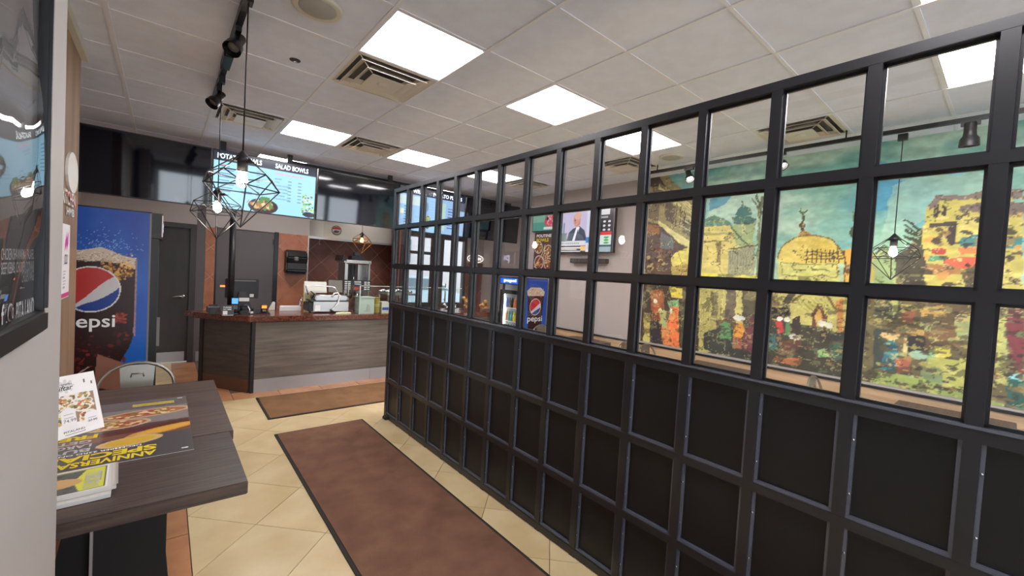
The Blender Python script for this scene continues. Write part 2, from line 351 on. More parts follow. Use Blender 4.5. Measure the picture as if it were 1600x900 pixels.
# storefront wall behind the camera, row of tall windows widened to add daylight
wf = MB().box(-2.0, -1.75, -4.3, -4.2, 0, H).box(-1.75, 3.6, -4.3, -4.2, 0, .35).box(-1.75, 3.6, -4.3, -4.2, 2.85, H)
struct('wall_front', wf, MATS['wall_grey'])
for k in range(5):
    x0 = -1.75+1.046*k; b = MB()
    for a in (x0+.03, x0+1.016): b.box(a-.03, a+.03, -4.29, -4.2, .35, 2.85)
    for z in (.38, 1.9, 2.82): b.box(x0+.06, x0+.986, -4.29, -4.2, z-.03, z+.03)
    wi = struct('window_%d' % (k+1), b, MATS['black_metal']); MB().box(x0+.06, x0+.986, -4.25, -4.244, .41, 2.79).build('pane', G_PANE, wi)
struct('pavement_outside', MB().box(-8, 10, -14, -4.32, -.2, -.02), MATS['outside_wall'])
# ------------------------------------------------------------------ doors
d1 = struct('door_1', MB().box(-2.08, -1.235, YB+.01, YB+.06, .02, 2.06), MATS['door_grey'])
fr = MB().box(-2.15, -2.08, YB-.02, YB+.1, 0, 2.13).box(-1.235, -1.16, YB-.02, YB+.1, 0, 2.13).box(-2.08, -1.235, YB-.02, YB+.1, 2.06, 2.13)
fr.build('door_frame', MATS['door_frame'], d1)
MB().box(-2.05, -1.27, YB, YB+.01, .02, .17).build('kick_plate', MATS['steel_kick'], d1)
h = MB().cyl((-1.30, YB+.01, 1.02), (-1.30, YB-.012, 1.02), .028).cyl((-1.30, YB-.012, 1.02), (-1.30, YB-.055, 1.02), .012); h.tube([(-1.30,YB-.055,1.02),(-1.36,YB-.055,1.025),(-1.43,YB-.05,1.015)], .011)
h.build('door_handle', MATS['chrome'], d1)
d2 = struct('door_2', MB().box(-.90, -.10, YB+.02, YB+.07, .0, 2.12), MATS['slate'])
MB().box(-.93, -.90, YB-.01, YB+.1, 0, 2.13).box(-.10, -.035, YB-.01, YB+.1, 0, 2.13).build('door_frame', MATS['black'], d2)
for z in (1.95, .3): MB().box(-.125, -.10, YB+.005, YB+.02, z-.045, z+.045).build('hinge', MATS['black_metal'], d2)
# storefront reflection right of the kitchen, stood in for by added entrance and street
d3 = MB()
for a in (2.23, 2.95, 3.16, 3.76): d3.box(a-.035, a+.035, YB-.02, YB+.08, .12, 2.62)
for a, b in ((2.265, 2.915), (3.195, 3.725)): d3.box(a, b, YB-.02, YB+.08, 2.32, 2.42).box(a, b, YB-.02, YB+.08, .12, .22).box(a, b, YB-.02, YB+.08, .86, .93)
d3.box(2.985, 3.125, YB-.02, YB+.08, .12, .22).box(2.985,3.125,YB-.02,YB+.08,2.32,2.42)
d3.box(2.265, 2.915, YB-.02, YB+.08, 1.96, 2.02); d3.box(3.195, 3.725, YB-.02, YB+.08, 2.55, 2.62)
d3 = struct('reflected_door', d3, MATS['door_frame'])
for a, b in ((2.265, 2.915), (2.985, 3.125), (3.195, 3.725)):
    MB().box(a, b, YB+.03, YB+.036, .93, 2.32).build('pane', G_PANE, d3)
MB().box(2.265, 2.915, YB, YB+.05, .22, .86).box(3.195, 3.725, YB, YB+.05, .22, .86).build('lower_panel', MATS['black_panel'], d3)
MB().cyl((3.25, YB-.07, .95), (3.25, YB-.07, 1.35), .014).cyl((3.25,YB-.07,1.0),(3.25,YB,1.0),.01).cyl((3.25,YB-.07,1.3),(3.25,YB,1.3),.01).build('pull_handle', MATS['chrome'], d3)
struct('reflected_ground', MB().box(-4, 14, 8.25, 22, -.2, -.02), MATS['outside_ground'])  # added ground, and building below, standing in for the reflected street
bl = struct('reflected_building', MB().box(-2, 16, 15, 15.3, 0, 7), MATS['outside_wall'])
louv = MB()
for k in range(6): louv.box(4.0, 5.0, 14.9, 15, 2.3+.13*k, 2.36+.13*k)
louv.build('louvre', MATS['grey'], bl)
MB().box(6.0, 6.8, 14.9, 15, 1.9, 2.9).build('window', MATS['car_glass'], bl); MB().box(-2, 16, 14.85, 15, 3.3, 3.5).build('ledge', MATS['grey'], bl)
car = thing('car', 'pale silver car beyond the glazed door, both standing in for a reflection', 'car', (4.6, 10.6, -.02))  # added car, stands in for the one in the reflection
prof = [(-2.1,.3),(2.1,.3),(2.15,.75),(1.3,.95),(.7,1.4),(-.9,1.42),(-1.6,1.0),(-2.1,.95)]
MB().prism([(4.6+a, b) for a, b in prof], 'y', 9.8, 11.5).build('body', MATS['car_paint'], car, .05)
MB().prism([(4.6+a, b) for a, b in ((-1.4,1.0),(1.15,.98),(.62,1.34),(-.85,1.36))], 'y', 9.785, 9.8).build('side_window', MATS['car_glass'], car)
for a in (-1.35, 1.35):
    MB().cyl((4.6+a, 9.75, .30), (4.6+a, 9.98, .30), .32, n=24).build('wheel', MATS['rubber'], car)
# ------------------------------------------------------------------ ceiling fittings
names = {(-1,-4): 'just above the camera, left row', (1,-4): 'above the black divider, nearest the front', (3,-4): 'seen through the top right pane of the divider',
 (-1,0): 'largest one, beside the square air vent', (1,0): 'second along the aisle, right of the largest one', (3,0): 'seen through two panes at the middle of the divider top',
 (-1,4): 'left one of the far row, near the menu screens', (1,4): 'middle one of the far row, between vent and divider', (3,4): 'right one of the far row, behind the divider top',
 (-1,7): 'showing as a strip above the salad menu screen', (3,7): 'above the stand-in entrance behind the screens'}
P0 = None
for (i, j) in LIGHTS:
    L = 'square white ceiling light panel ' + names[(i, j)]
    if P0 is None:
        P0 = thing('ceiling_light', L, 'light', (i*T, j*T, H), 'square ceiling light panels'); a, b = i*T, j*T
        MB().box(a+.02, a+T-.02, b+.02, b+T-.02, H-.004, H+.03).build('diffuser', MATS['panel_light'], P0)
        f = MB().box(a+.008, a+T-.008, b+.008, b+.02, H-.008, H+.03).box(a+.008, a+T-.008, b+T-.02, b+T-.008, H-.008, H+.03).box(a+.008, a+.02, b+.02, b+T-.02, H-.008, H+.03).box(a+T-.02, a+T-.008, b+.02, b+T-.02, H-.008, H+.03)
        f.build('frame', MATS['white'], P0)
    else: o = copy_tree(P0); o.location = (i*T, j*T, H); o['label'] = L
vn = ['beside the largest ceiling light', 'left of the far light, above the left pendants', 'between the two far ceiling lights', 'above the mural, seen through the divider', 'beyond the divider next to its middle light', 'far right corner beyond the divider']
V0 = None
for (i, j), s in zip(VENTS, vn):
    L = 'square cream louvred ceiling air vent ' + s
    if V0 is None:
        V0 = thing('ceiling_vent', L, 'air vent', (i*T, j*T, H), 'square ceiling air vents'); cx, cy = i*T+T/2, j*T+T/2
        MB().box(cx-.29, cx+.29, cy-.29, cy+.29, H+.022, H+.03).build('backing', MATS['vent_dark'], V0)
        def ring(r1, z1, r2, z2, nm, th=.004):
            b = MB(); c = [(-1,-1),(1,-1),(1,1),(-1,1)]; V = [(cx+r1*p, cy+r1*q, z1) for p, q in c]+[(cx+r2*p, cy+r2*q, z2) for p, q in c]+[(cx+r1*p, cy+r1*q, z1+th) for p, q in c]+[(cx+r2*p, cy+r2*q, z2+th) for p, q in c]
            F = []
            for k in range(4):
                n = (k+1)%4; F += [(k, n, 4+n, 4+k), (8+n, 8+k, 12+k, 12+n), (k, 8+k, 8+n, n), (4+n, 12+n, 12+k, 4+k)]
            b.add(V, F).build(nm, MATS['vent'], V0)
        ring(.298, H-.006, .262, H-.002, 'frame'); ring(.245, H-.022, .195, H+.012, 'louvre'); ring(.185, H-.036, .135, H+.004, 'louvre')
        MB().prism([(cx-.125,cy-.125),(cx+.125,cy-.125),(cx+.125,cy+.125),(cx-.125,cy+.125)], 'z', H-.040, H-.034).build('centre_plate', MATS['vent'], V0, .003)
        MB().lathe((cx, cy, H-.044), [(.004,0),(.035,.001),(.04,.004)]).build('damper_knob', MATS['vent'], V0)
        for p, q in ((-1,-1),(1,-1),(1,1),(-1,1)):
            MB().tube([(cx+p*.13, cy+q*.13, H-.034), (cx+p*.26, cy+q*.26, H-.004)], .004, 4).build('corner_rib', MATS['vent'], V0)
    else: o = copy_tree(V0); o.location = (i*T, j*T, H); o['label'] = L
def speaker(cx, cy, lab):
    t = thing('ceiling_speaker', lab, 'speaker', (cx, cy, H), 'round ceiling speakers')
    MB().lathe((cx, cy, H-.018), [(.095,.003),(.118,0),(.128,.004),(.132,.018)], 32).build('rim', MATS['off_white'], t)
    MB().lathe((cx, cy, H-.020), [(.001,0),(.09,.002),(.1,.006)], 32).build('grille', mat('grille', (176,176,172), .7, bump=.5, bscale=500), t)
speaker(-.922, .311, 'round ceiling speaker at the top left, nearest the camera'); speaker(2.76, .32, 'round ceiling speaker seen through the divider beside a light panel')
t = thing('sprinkler_head', 'small dark round sprinkler head in a ceiling tile', 'sprinkler', (-.87, 1.074, H))
MB().lathe((-.87,1.074,H-.012), [(.012,0),(.034,.004),(.036,.012)]).build('cup', MATS['dark_grey'], t); MB().lathe((-.87,1.074,H-.02), [(.004,0),(.016,.002),(.01,.008)]).build('nozzle', MATS['chrome'], t)
# ------------------------------------------------------------------ tracks, spotlights, pendants
def bar_thing(name, mb, m, label, cat, group=None): return tag(mb.build(name, MATS[m]), label, cat, group)
tl = thing('track_rail', 'black lighting track on the ceiling left, above the aisle', 'lighting track', (-1.235, .5, H))
MB().box(-1.252, -1.218, -2.6, 2.33, H-.052, H-.013).build('rail', MATS['black'], tl); MB().box(-1.262, -1.208, -.05, .10, H-.056, H-.013).build('connector', MATS['black'], tl)
MB().box(-1.262, -1.208, 1.25, 1.50, H-.056, H-.013).build('connector', MATS['black'], tl)
tr = thing('track_rail', 'long black lighting track beyond the divider, in front of the mural', 'lighting track', (2.95, 0, H))
MB().box(2.933, 2.967, -3.2, .70, H-.10, H-.07).build('rail', MATS['black'], tr)
for yy in (-2.4, -1.2, 0, .6): MB().cyl((2.95, yy, H-.07), (2.95, yy, H-.005), .006, n=6).build('hanger', MATS['black'], tr)
def spot(x, y, z, d, lab, lit=False, s=.86):
    d = np.array(d, float); d /= np.linalg.norm(d); t = thing('track_spotlight', lab, 'spotlight', (x, y, z), 'black track spotlights')
    MB().box(x-.015, x+.015, y-.05, y+.05, z-.03, z).build('adapter', MATS['black'], t); p = np.array([x, y, z-.03]); q = p+np.array([0,0,-.05])
    MB().tube([p, q], .007, 8).build('stem', MATS['black'], t)
    a = q-d*.07*s; b = MB(); b.tube([a, a+d*.01*s, a+d*.09*s, a+d*.115*s, a+d*.17*s], [.030*s, .034*s, .034*s, .052*s, .056*s], 20, caps=False)
    b.tube([a+d*.168*s, a+d*.13*s, a+d*.02*s], [.051*s, .04*s, .03*s], 20, caps=False); b.tube([a, a+d*.002], [.0301*s, .0301*s], 20); b.build('lamp_head', MATS['black'], t)
    c = a+d*.135*s; MB().tube([c, c+d*.004], .035*s, 16).build('lens', MATS['spot_lens' if lit else 'grey'], t)
spot(-1.235, .80, H-.052, (-.35,-.5,-.75), 'black track spotlight on the left track, the nearer one')
spot(-1.235, 1.95, H-.052, (-.5,-.35,-.75), 'black track spotlight at the far end of the left track')
spot(2.95, -1.93, H-.10, (.12,.0,-1), 'black track spotlight before the mural, rightmost, pointing down', s=1.0)
spot(2.95, .2, H-.10, (-.45,-.5,-.9), 'lit track spotlight in front of the mural top left corner', True)
spot(2.95, -.70, H-.10, (-.4,-.6,-.9), 'lit track spotlight half hidden behind a divider mullion', True)
def pendant(x, y, zt, zb, lab, s=1, bulb='bulb', rot=.3, ztop=H-.05, cordm='black', wire='black_metal'):
    t = thing('pendant_lamp', lab, 'pendant lamp', (x, y, zt), 'geometric wire cage pendants')
    MB().tube([(x,y,ztop), (x,y,zt+.0)], .0035, 6).build('cord', MATS[cordm], t); MB().box(x-.02, x+.02, y-.03, y+.03, ztop-.05, ztop).build('ceiling_adapter', MATS['black'], t)
    R = .165*s; zA = zt-.12*s; zB = zt-.19*s; zc = zt-.025*s; A = []; B = []
    for k in range(5):
        a = rot+2*math.pi*k/5; A.append((x+R*.92*math.cos(a), y+R*.92*math.sin(a), zA)); a += math.pi/5; B.append((x+R*1.05*math.cos(a), y+R*1.05*math.sin(a), zB))
    cg = MB(); r = .0032 if wire != 'brass' else .0055
    for k in range(5):
        n = (k+1)%5; dx = .05*s
        top = (x+(A[k][0]-x)*.25, y+(A[k][1]-y)*.25, zc-.01)
        for p, q in ((top, A[k]), (A[k], A[n]), (A[k], B[k]), (B[k], A[n]), (B[k], B[n]), (B[k], (x, y, zb))): cg.tube([p, q], r, 5)
        cg.tube([A[k], (x+(A[k][0]-x)*.55, y+(A[k][1]-y)*.55, zt-.22*s)], r*.01+.0001, 3)
    cg.build('wire_cage', MATS[wire], t)
    MB().lathe((x,y,zt-.05*s), [(.055*s,0),(.035*s,.022*s),(.010*s,.05*s),(.005,.055*s)], 5).build('cap', MATS['black'], t)
    MB().cyl((x,y,zt-.10*s), (x,y,zt-.045*s), .024*s).build('socket', MATS['socket'], t)
    MB().lathe((x,y,zt-.205*s), [(.004,.02*s),(.018*s,.026*s),(.026*s,.042*s),(.027*s,.058*s),(.020*s,.085*s),(.014*s,.105*s)], 16).build('bulb', MATS[bulb], t)
pendant(-1.237, .37, 2.20, 1.81, 'black wire cage pendant lamp, larger and nearer of the left pair')
pendant(-1.237, 1.67, 2.17, 1.79, 'black wire cage pendant lamp, further and lower of the left pair', rot=.9)
pendant(3.0, -1.56, 2.15, 1.78, 'black wire cage pendant lamp in front of the mural, right', rot=.1, ztop=H-.10)
pendant(1.135, 5.2, 2.23, 1.86, 'small amber wire pendant hanging before the kitchen hood', .98, 'bulb_amber', cordm='black', wire='brass')
# ------------------------------------------------------------------ the black divider
PX = .36; PD = .05
dv = thing('room_divider', 'tall black metal grid divider with three rows of glass over three rows of panels', 'divider', (PX, 0, 0))
YK = [2.117-.306*k for k in range(18)]; ZR = [.415, .825, 1.245, 1.662, 2.078]
for k, yy in enumerate(YK):
    MB().box(PX, PX+PD, yy-.020, yy+.020, .0, 2.46).build('mullion', MATS['black_metal'], dv)
ya, yb = YK[-1], YK[0]
MB().box(PX-.001, PX+PD+.001, ya-.02, yb+.02, 2.452, 2.492).build('top_rail', MATS['black_metal'], dv, .002)
MB().box(PX-.001, PX+PD+.001, ya-.02, yb+.02, .004, .05).build('bottom_rail', MATS['black_metal'], dv, .002)
for z in ZR:
    hw = .026 if z == 1.245 else .018
    MB().box(PX-.0008, PX+PD+.0008, ya-.02, yb+.02, z-hw, z+hw).build('rail', MATS['black_metal'], dv)
MB().box(PX-.008, PX, ya-.02, yb+.02, 1.262, 1.271).build('sill_bead', MATS['bead_highlight'], dv)
def cellmesh(name, mb, m): return mb.build(name, MATS[m] if isinstance(m, str) else m, dv)
zcell = [(.05,.397),(.433,.807),(.843,1.219),(1.271,1.644),(1.68,2.06),(2.096,2.452)]
for r, (z0, z1) in enumerate(zcell):
    y0, y1 = YK[1]+.020, YK[0]-.020
    if r < 3:
        a = cellmesh('panel', MB().box(PX+.022, PX+.034, y0, y1, z0, z1), 'black_panel')
        b = cellmesh('bead', MB().box(PX+.008, PX+.022, y1-.010, y1, z0, z1).box(PX+.008, PX+.022, y0, y0+.010, z0, z1).box(PX+.006, PX+.022, y0, y1, z0, z0+.012), 'bead_highlight')
    else:
        a = cellmesh('pane', MB().box(PX+.034, PX+.040, y0, y1, z0, z1), G_PANE)
        b = cellmesh('bead', MB().box(PX+.022, PX+.034, y1-.009, y1, z0, z1).box(PX+.022, PX+.034, y0, y0+.009, z0, z1).box(PX+.022, PX+.034, y0, y1, z0, z0+.010).box(PX+.022, PX+.034, y0, y1, z1-.010, z1), 'black_metal')
    for k in range(1, 17):
        for o in (a, b): c = o.copy(); COL.objects.link(c); c.location = o.location+Vector((0, -.306*k, 0))
sc = MB()
for yy in YK[:17]:
    for r in range(3):
        for zz in (zcell[r][0]+.09, zcell[r][1]-.09): sc.lathe((PX+.006, yy-.025, zz), [(.0035,0),(.0045,.003)], 6, 'x')
tag(sc.build('screws', MATS['chrome'], dv), kind='stuff')
MB().box(PX-.035, PX+.03, yb-.10, yb-.02, 0, .035).build('foot', MATS['rubber'], dv, .008)
# ------------------------------------------------------------------ floor mats
def floor_mat(pts, m, lab):
    b = MB(); t = thing('floor_mat', lab, 'floor mat', (*pts[0], 0)); b.prism(pts, 'z', .001, .008); b.build('rubber_edge', MATS['rubber'], t)
    c = np.mean(pts, 0); ins = []
    for p in pts: v = np.array(p)-c; ins.append(tuple(c+v-np.sign(v)*.022))
    MB().prism(ins, 'z', .008, .012).build('pile', MATS[m], t)
floor_mat([(-.735,-2.4),(.135,-2.4),(.135,2.165),(-.70,2.165)], 'mat_brown', 'long brown carpet runner down the aisle beside the black divider')
floor_mat([(-.675,2.62),(2.2,2.62),(2.2,3.46),(-.665,3.46)], 'mat_tan', 'tan brown carpet mat lying along the front of the counter')
# ------------------------------------------------------------------ service counter
ct = thing('service_counter', 'long service counter with grey wood grain front, steel kick strip and granite top', 'counter', (-.675, 3.72, 0))
top = [(-.74,3.655),(3.3,3.655),(3.3,4.45),(-1.33,4.45),(-1.24,4.20)]
MB().prism(top, 'z', .885, .955).build('worktop', MATS['granite'], ct, .008)
body = [(-.66,3.735),(3.28,3.735),(3.28,4.4),(-1.12,4.4)]
MB().prism(body, 'z', 0, .885).build('carcass', MATS['laminate_dark'], ct)
MB().box(-.655, 3.28, 3.715, 3.735, .165, .875).build('front_panel', MATS['laminate'], ct)
MB().box(-.655, .80, 3.71, 3.735, .0, .163).build('kick_strip', MATS['steel_kick'], ct); MB().box(.803, 3.28, 3.71, 3.735, .0, .163).build('kick_strip', MATS['steel_kick'], ct)
MB().box(-.695, -.655, 3.70, 3.745, 0, .885).build('corner_post', MATS['black'], ct)
a0 = np.array([-.695,3.745,0]); a1 = np.array([-1.13,4.39,0]); dd = (a1-a0)/np.linalg.norm(a1-a0); nn = np.array([dd[1],-dd[0],0])*-1; nn = nn if nn[0] < 0 else -nn
mid = (a0+a1)/2; L = np.linalg.norm(a1-a0)/2
MB().obox(mid+nn*.01+np.array([0,0,.52]), dd*L, nn*.01, (0,0,.36)).build('side_panel', MATS['laminate_dark'], ct)
MB().obox(mid+nn*.012+np.array([0,0,.08]), dd*L, nn*.01, (0,0,.08)).build('side_kick_strip', mat('copper_kick', (112,84,70), .4, metal=.5), ct)
MB().obox(a1+np.array([0,0,.44]), dd*.03, nn*.03, (0,0,.44)).build('corner_post', MATS['black'], ct)
CT = .956
# pole from counter to the screens
bar_thing('support_pole', MB().cyl((-.893,4.0,CT), (-.893,4.0,2.225), .034, n=20), 'black', 'slim black pole rising from the counter to the menu screens', 'pole')
# ------------------------------------------------------------------ menu screens
TILT = math.radians(3.5); TV_V = np.array([0, -math.sin(TILT), math.cos(TILT)]); TV_N = np.array([0, -math.cos(TILT), -math.sin(TILT)]); TV_U = np.array([1,0,0.])
def screen(x0, wd, lab, cv=None, br=(), z0=2.235, Y=3.97, ht=.695):
    t = thing('menu_screen' if cv else 'blank_screen', lab, 'screen', (x0, Y, z0)); P = np.array([x0, Y, z0])
    MB().obox(P+TV_U*wd/2+TV_V*ht/2-TV_N*.022, TV_U*wd/2, TV_V*ht/2, TV_N*.022).build('housing', MATS['black'], t, .003)
    if cv: cv.build('display', P+TV_U*.012+TV_V*.014+TV_N*.001, TV_U, TV_V, PAINT_E, t)
    else: MB().obox(P+TV_U*wd/2+TV_V*ht/2+TV_N*.001, TV_U*(wd/2-.010), TV_V*(ht/2-.012), TV_N*.001).build('display', MATS['tv_glass'], t)
    for a in br:
        c = P+TV_U*wd*a+TV_V*ht*.9-TV_N*.07; MB().box(c[0]-.03, c[0]+.03, c[1]-.02, c[1]+.02, c[2]-.3, H-.006).build('bracket', MATS['black'], t)
    return t, P
SW = 1.155
def menu_canvas(): 
    c = Canvas(SW-.024, .667, .006, (158,212,238)); c.rect(0, .555, 2, 1, (26,34,52)); return c
c = menu_canvas()
def plate(c, cx, cy, rx, ry, seed, pal, rim=(60,40,34)):
    rg = np.random.default_rng(seed); c.ell(cx, cy-.1*ry, rx, ry, rim); c.ell(cx, cy, rx*.93, ry*.85, (40,30,26))
    for _ in range(60):
        a = rg.uniform(0, 6.28); q = rg.uniform(0, .8); p = pal[rg.integers(len(pal))]; c.ell(cx+rx*q*math.cos(a), cy+ry*q*math.sin(a)*.8+ry*.1, rx*.17, ry*.2, p, rot=rg.uniform(0, 3))
plate(c, .53, .09, .165, .095, 1, [(176,110,66),(206,170,110),(120,74,50),(222,196,150),(90,130,60),(150,90,60)])
for k in range(12): c.ell(.50+.008*k, .175+.01*math.sin(k*2), .018, .012, (70,130,60), rot=k)
for k in range(55): c.ell(RNG.uniform(.98,1.12), RNG.uniform(.06,.30), .013, .011, [(110,190,90),(70,150,60),(230,225,200),(150,70,70),(190,215,120)][k%5])
c.ell(1.07, .04, .075, .035, (30,30,40)); c.rect(.99,.03,1.13,.05,(30,30,40))
for k in range(9):
    yy = .49-.042*k; c.rect(.06, yy, .06+.10+.05*((k*7)%4)/3, yy+.011, (98,140,168)); c.rect(.44, yy, .48, yy+.010, (120,160,186))
    if k < 7: c.rect(.80, yy-.06, .84, yy-.05, (110,140,165)); c.rect(.92, yy-.06, .96, yy-.05, (110,140,165))
c.rect(.06,.50,.13,.515,(210,110,130)); c.line([(.35,.10),(.37,.13)], .008, (210,60,70)); c.rect(.28,.22,.40,.23,(90,120,150)); c.rect(.30,.20,.40,.21,(90,120,150))
t, P = screen(-1.125, SW, 'lit menu screen with potato bowls and salad bowls on pale blue', c, (.09, .72))
TP = lambda P, a, b: P+TV_U*a+TV_V*b+TV_N*.002
text('title_lettering', 'POTATO BOWLS', TP(P,.045,.595), TV_U, TV_V, .46, .062, MATS['txt_glow'], t, .03); text('title_lettering', 'SALAD BOWLS', TP(P,.655,.595), TV_U, TV_V, .39, .062, MATS['txt_glow'], t, .03)
text('subtitle_lettering', 'CHOOSE YOUR SALAD BOWL', TP(P,.66,.518), TV_U, TV_V, .33, .022, MATS['txt_glow_red'], t, .01)
for k, s in enumerate(['SALADS', 'GYRO', 'CHICKEN SHAWARMA', 'BEEF SHAWARMA', 'CHICKEN KEBAB', 'BEEF KEBAB', 'CHICKEN SOUVLAKI']):
    text('price_line', s, TP(P,.655,.455-.042*k), TV_U, TV_V, .011*len(s)+.012, .016, MATS['txt_glow_dark'], t, .01)
screen(-2.30, 1.165, 'blank black menu screen, leftmost, above the blue drinks cooler')
screen(.045, 1.165, 'blank black menu screen right of the salad menu, reflecting window light', None, (.90,))
c = Canvas(1.19, .667, .006, (150,186,226)); c.rect(0,.56,2,1,(24,32,60)); c.rect(.0,.40,.36,.54,(200,215,215)); c.rect(.62,.05,.82,.50,(170,210,200))
for k in range(8): c.rect(.66,.09+.05*k,.75,.115+.05*k,(50,90,80)); c.rect(.08,.08+.04*k,.2,.095+.04*k,(70,100,150)); c.rect(.86,.1+.045*k,.97,.115+.045*k,(60,80,150))
c.rect(1.0,.0,1.03,.54,(60,60,80)); c.rect(1.05,.42,1.19,.56,(90,90,110)); plate(c, .5, .16, .06, .12, 3, [(190,170,90),(120,150,80),(160,200,180)], (150,190,190)); c.rect(.04,.0,.22,.03,(90,60,50))
c.ell(.46,.40,.04,.08,(110,150,180)); c.rect(.02,.25,.08,.33,(225,225,190))
t, P = screen(1.225, 1.215, 'lit menu screen behind the divider titled wraps and potato plates', c, (.86,))
text('title_lettering', 'WRAPS', TP(P,.22,.60), TV_U, TV_V, .24, .062, MATS['txt_glow'], t, .03); text('title_lettering', 'POTATO PLATES', TP(P,.58,.60), TV_U, TV_V, .55, .062, MATS['txt_glow'], t, .03)
screen(2.455, 1.215, 'blank black menu screen at the far right behind the divider')
bar_thing('ceiling_rail', MB().box(-.25, 3.7, 4.25, 4.28, H-.05, H-.02), 'black', 'thin black rail running along the ceiling above the menu screens', 'rail')
# ------------------------------------------------------------------ drinks coolers
def cup_art(c, w, h, base, sc_, full=True):
    """cola cup in a glass, lower left origin"""
    n = 1/1.0
    c.c *= 1; yy = c.Y/h; c.c[...,0] = 12+30*yy*0; top = np.array([18,58,150]); bot = np.array([28,120,214]); k = np.clip(1-yy, 0, 1)[...,None]; c.c = top*(1-k)+bot*k
    m = fbm(c.X*3, c.Y*3, 22); c.mix((np.clip(m-.5,0,1))*1.2, (60,140,225), .8)
def cooler_art(wd, ht):
    c = Canvas(wd, ht, .0055, warp=.002, wscale=90); cup_art(c, wd, ht, 0, 1)
    L = lambda X: X-(LX0+.0025); Z_ = lambda z: z-.09; P = lambda pts: [(L(a), Z_(b)) for a, b in pts]; g = np.random.default_rng(5)
    c.poly(P([(-2.25,1.60),(-1.715,1.60),(-1.712,1.30),(-1.714,.98),(-1.745,.86),(-1.79,.76),(-1.77,.60),(-1.82,.10),(-2.2,.10),(-2.22,.9)]), (44,16,14))
    c.poly(P([(-2.25,1.62),(-2.02,1.645),(-1.93,1.675),(-1.86,1.650),(-1.80,1.615),(-1.712,1.600),(-1.709,1.50),(-1.80,1.55),(-1.95,1.565),(-2.25,1.56)]), (206,188,166))
    c.poly(P([(-1.722,1.60),(-1.706,1.60),(-1.706,1.30),(-1.708,.98),(-1.722,.98),(-1.718,1.3)]), (130,120,140))
    for _ in range(260): c.ell(L(g.uniform(-2.2,-1.73)), Z_(g.uniform(.15,1.0)), g.uniform(.005,.025), g.uniform(.004,.014), [(96,30,24),(120,40,28),(70,20,18),(150,60,36),(30,10,10)][g.integers(5)], .7, g.uniform(0,3))
    for _ in range(110): c.ell(L(g.uniform(-1.93,-1.735)), Z_(g.uniform(1.42,1.56)), g.uniform(.005,.014), g.uniform(.004,.012), [(206,140,40),(226,170,70),(120,60,20),(240,200,120)][g.integers(4)], .8, g.uniform(0,3))
    for _ in range(240): c.ell(L(g.uniform(-2.2,-1.715)), Z_(g.uniform(1.555,1.635)), .005, .004, [(235,225,210),(160,130,110)][g.integers(2)], .8)
    for _ in range(160): c.ell(L(g.normal(-1.9,.11)), Z_(1.66+abs(g.normal(0,.07))), .003, .003, (150,190,235), .8)
    for _ in range(90): c.ell(L(-1.716+.006*g.random()), Z_(g.uniform(.95,1.5)), .004, .006, (180,130,140), .8)
    for _ in range(40): c.ell(L(g.uniform(-1.83,-1.76)), Z_(g.uniform(1.07,1.15)), .010, .008, [(150,50,40),(180,80,60),(110,30,26)][g.integers(3)], .8)
    c.poly(P([(-1.93,.82),(-1.78,.74),(-1.745,.62),(-1.80,.50),(-1.95,.56)]), (150,104,88)); c.poly(P([(-2.2,.80),(-2.06,.70),(-2.0,.50),(-2.2,.40)]), (40,14,14)); c.line(P([(-2.1,.62),(-1.98,.72)]), .008, (190,160,150))
    cx, cy, R = L(-1.975), Z_(1.338), .182; c.ell(cx, cy, R*.95, R, (225,222,222)); c.ell(cx, cy, R*.90, R*.95, (26,60,140))
    m = (((c.x-cx)/(R*.90))**2+((c.y-cy)/(R*.95))**2 <= 1); u = (c.x-cx)/R; v = (c.y-cy)/R
    wave1 = -.25+.55*u+.30*np.sin(u*2.2); wave2 = -.55+.35*u+.42*np.clip(u,-1,1)**2*np.sign(u)
    c.mix((m&(v > wave2)).astype(float), (206,204,204)); c.mix((m&(v > wave1+.12)).astype(float), (184,48,46))
    return c, (cx, cy, R)
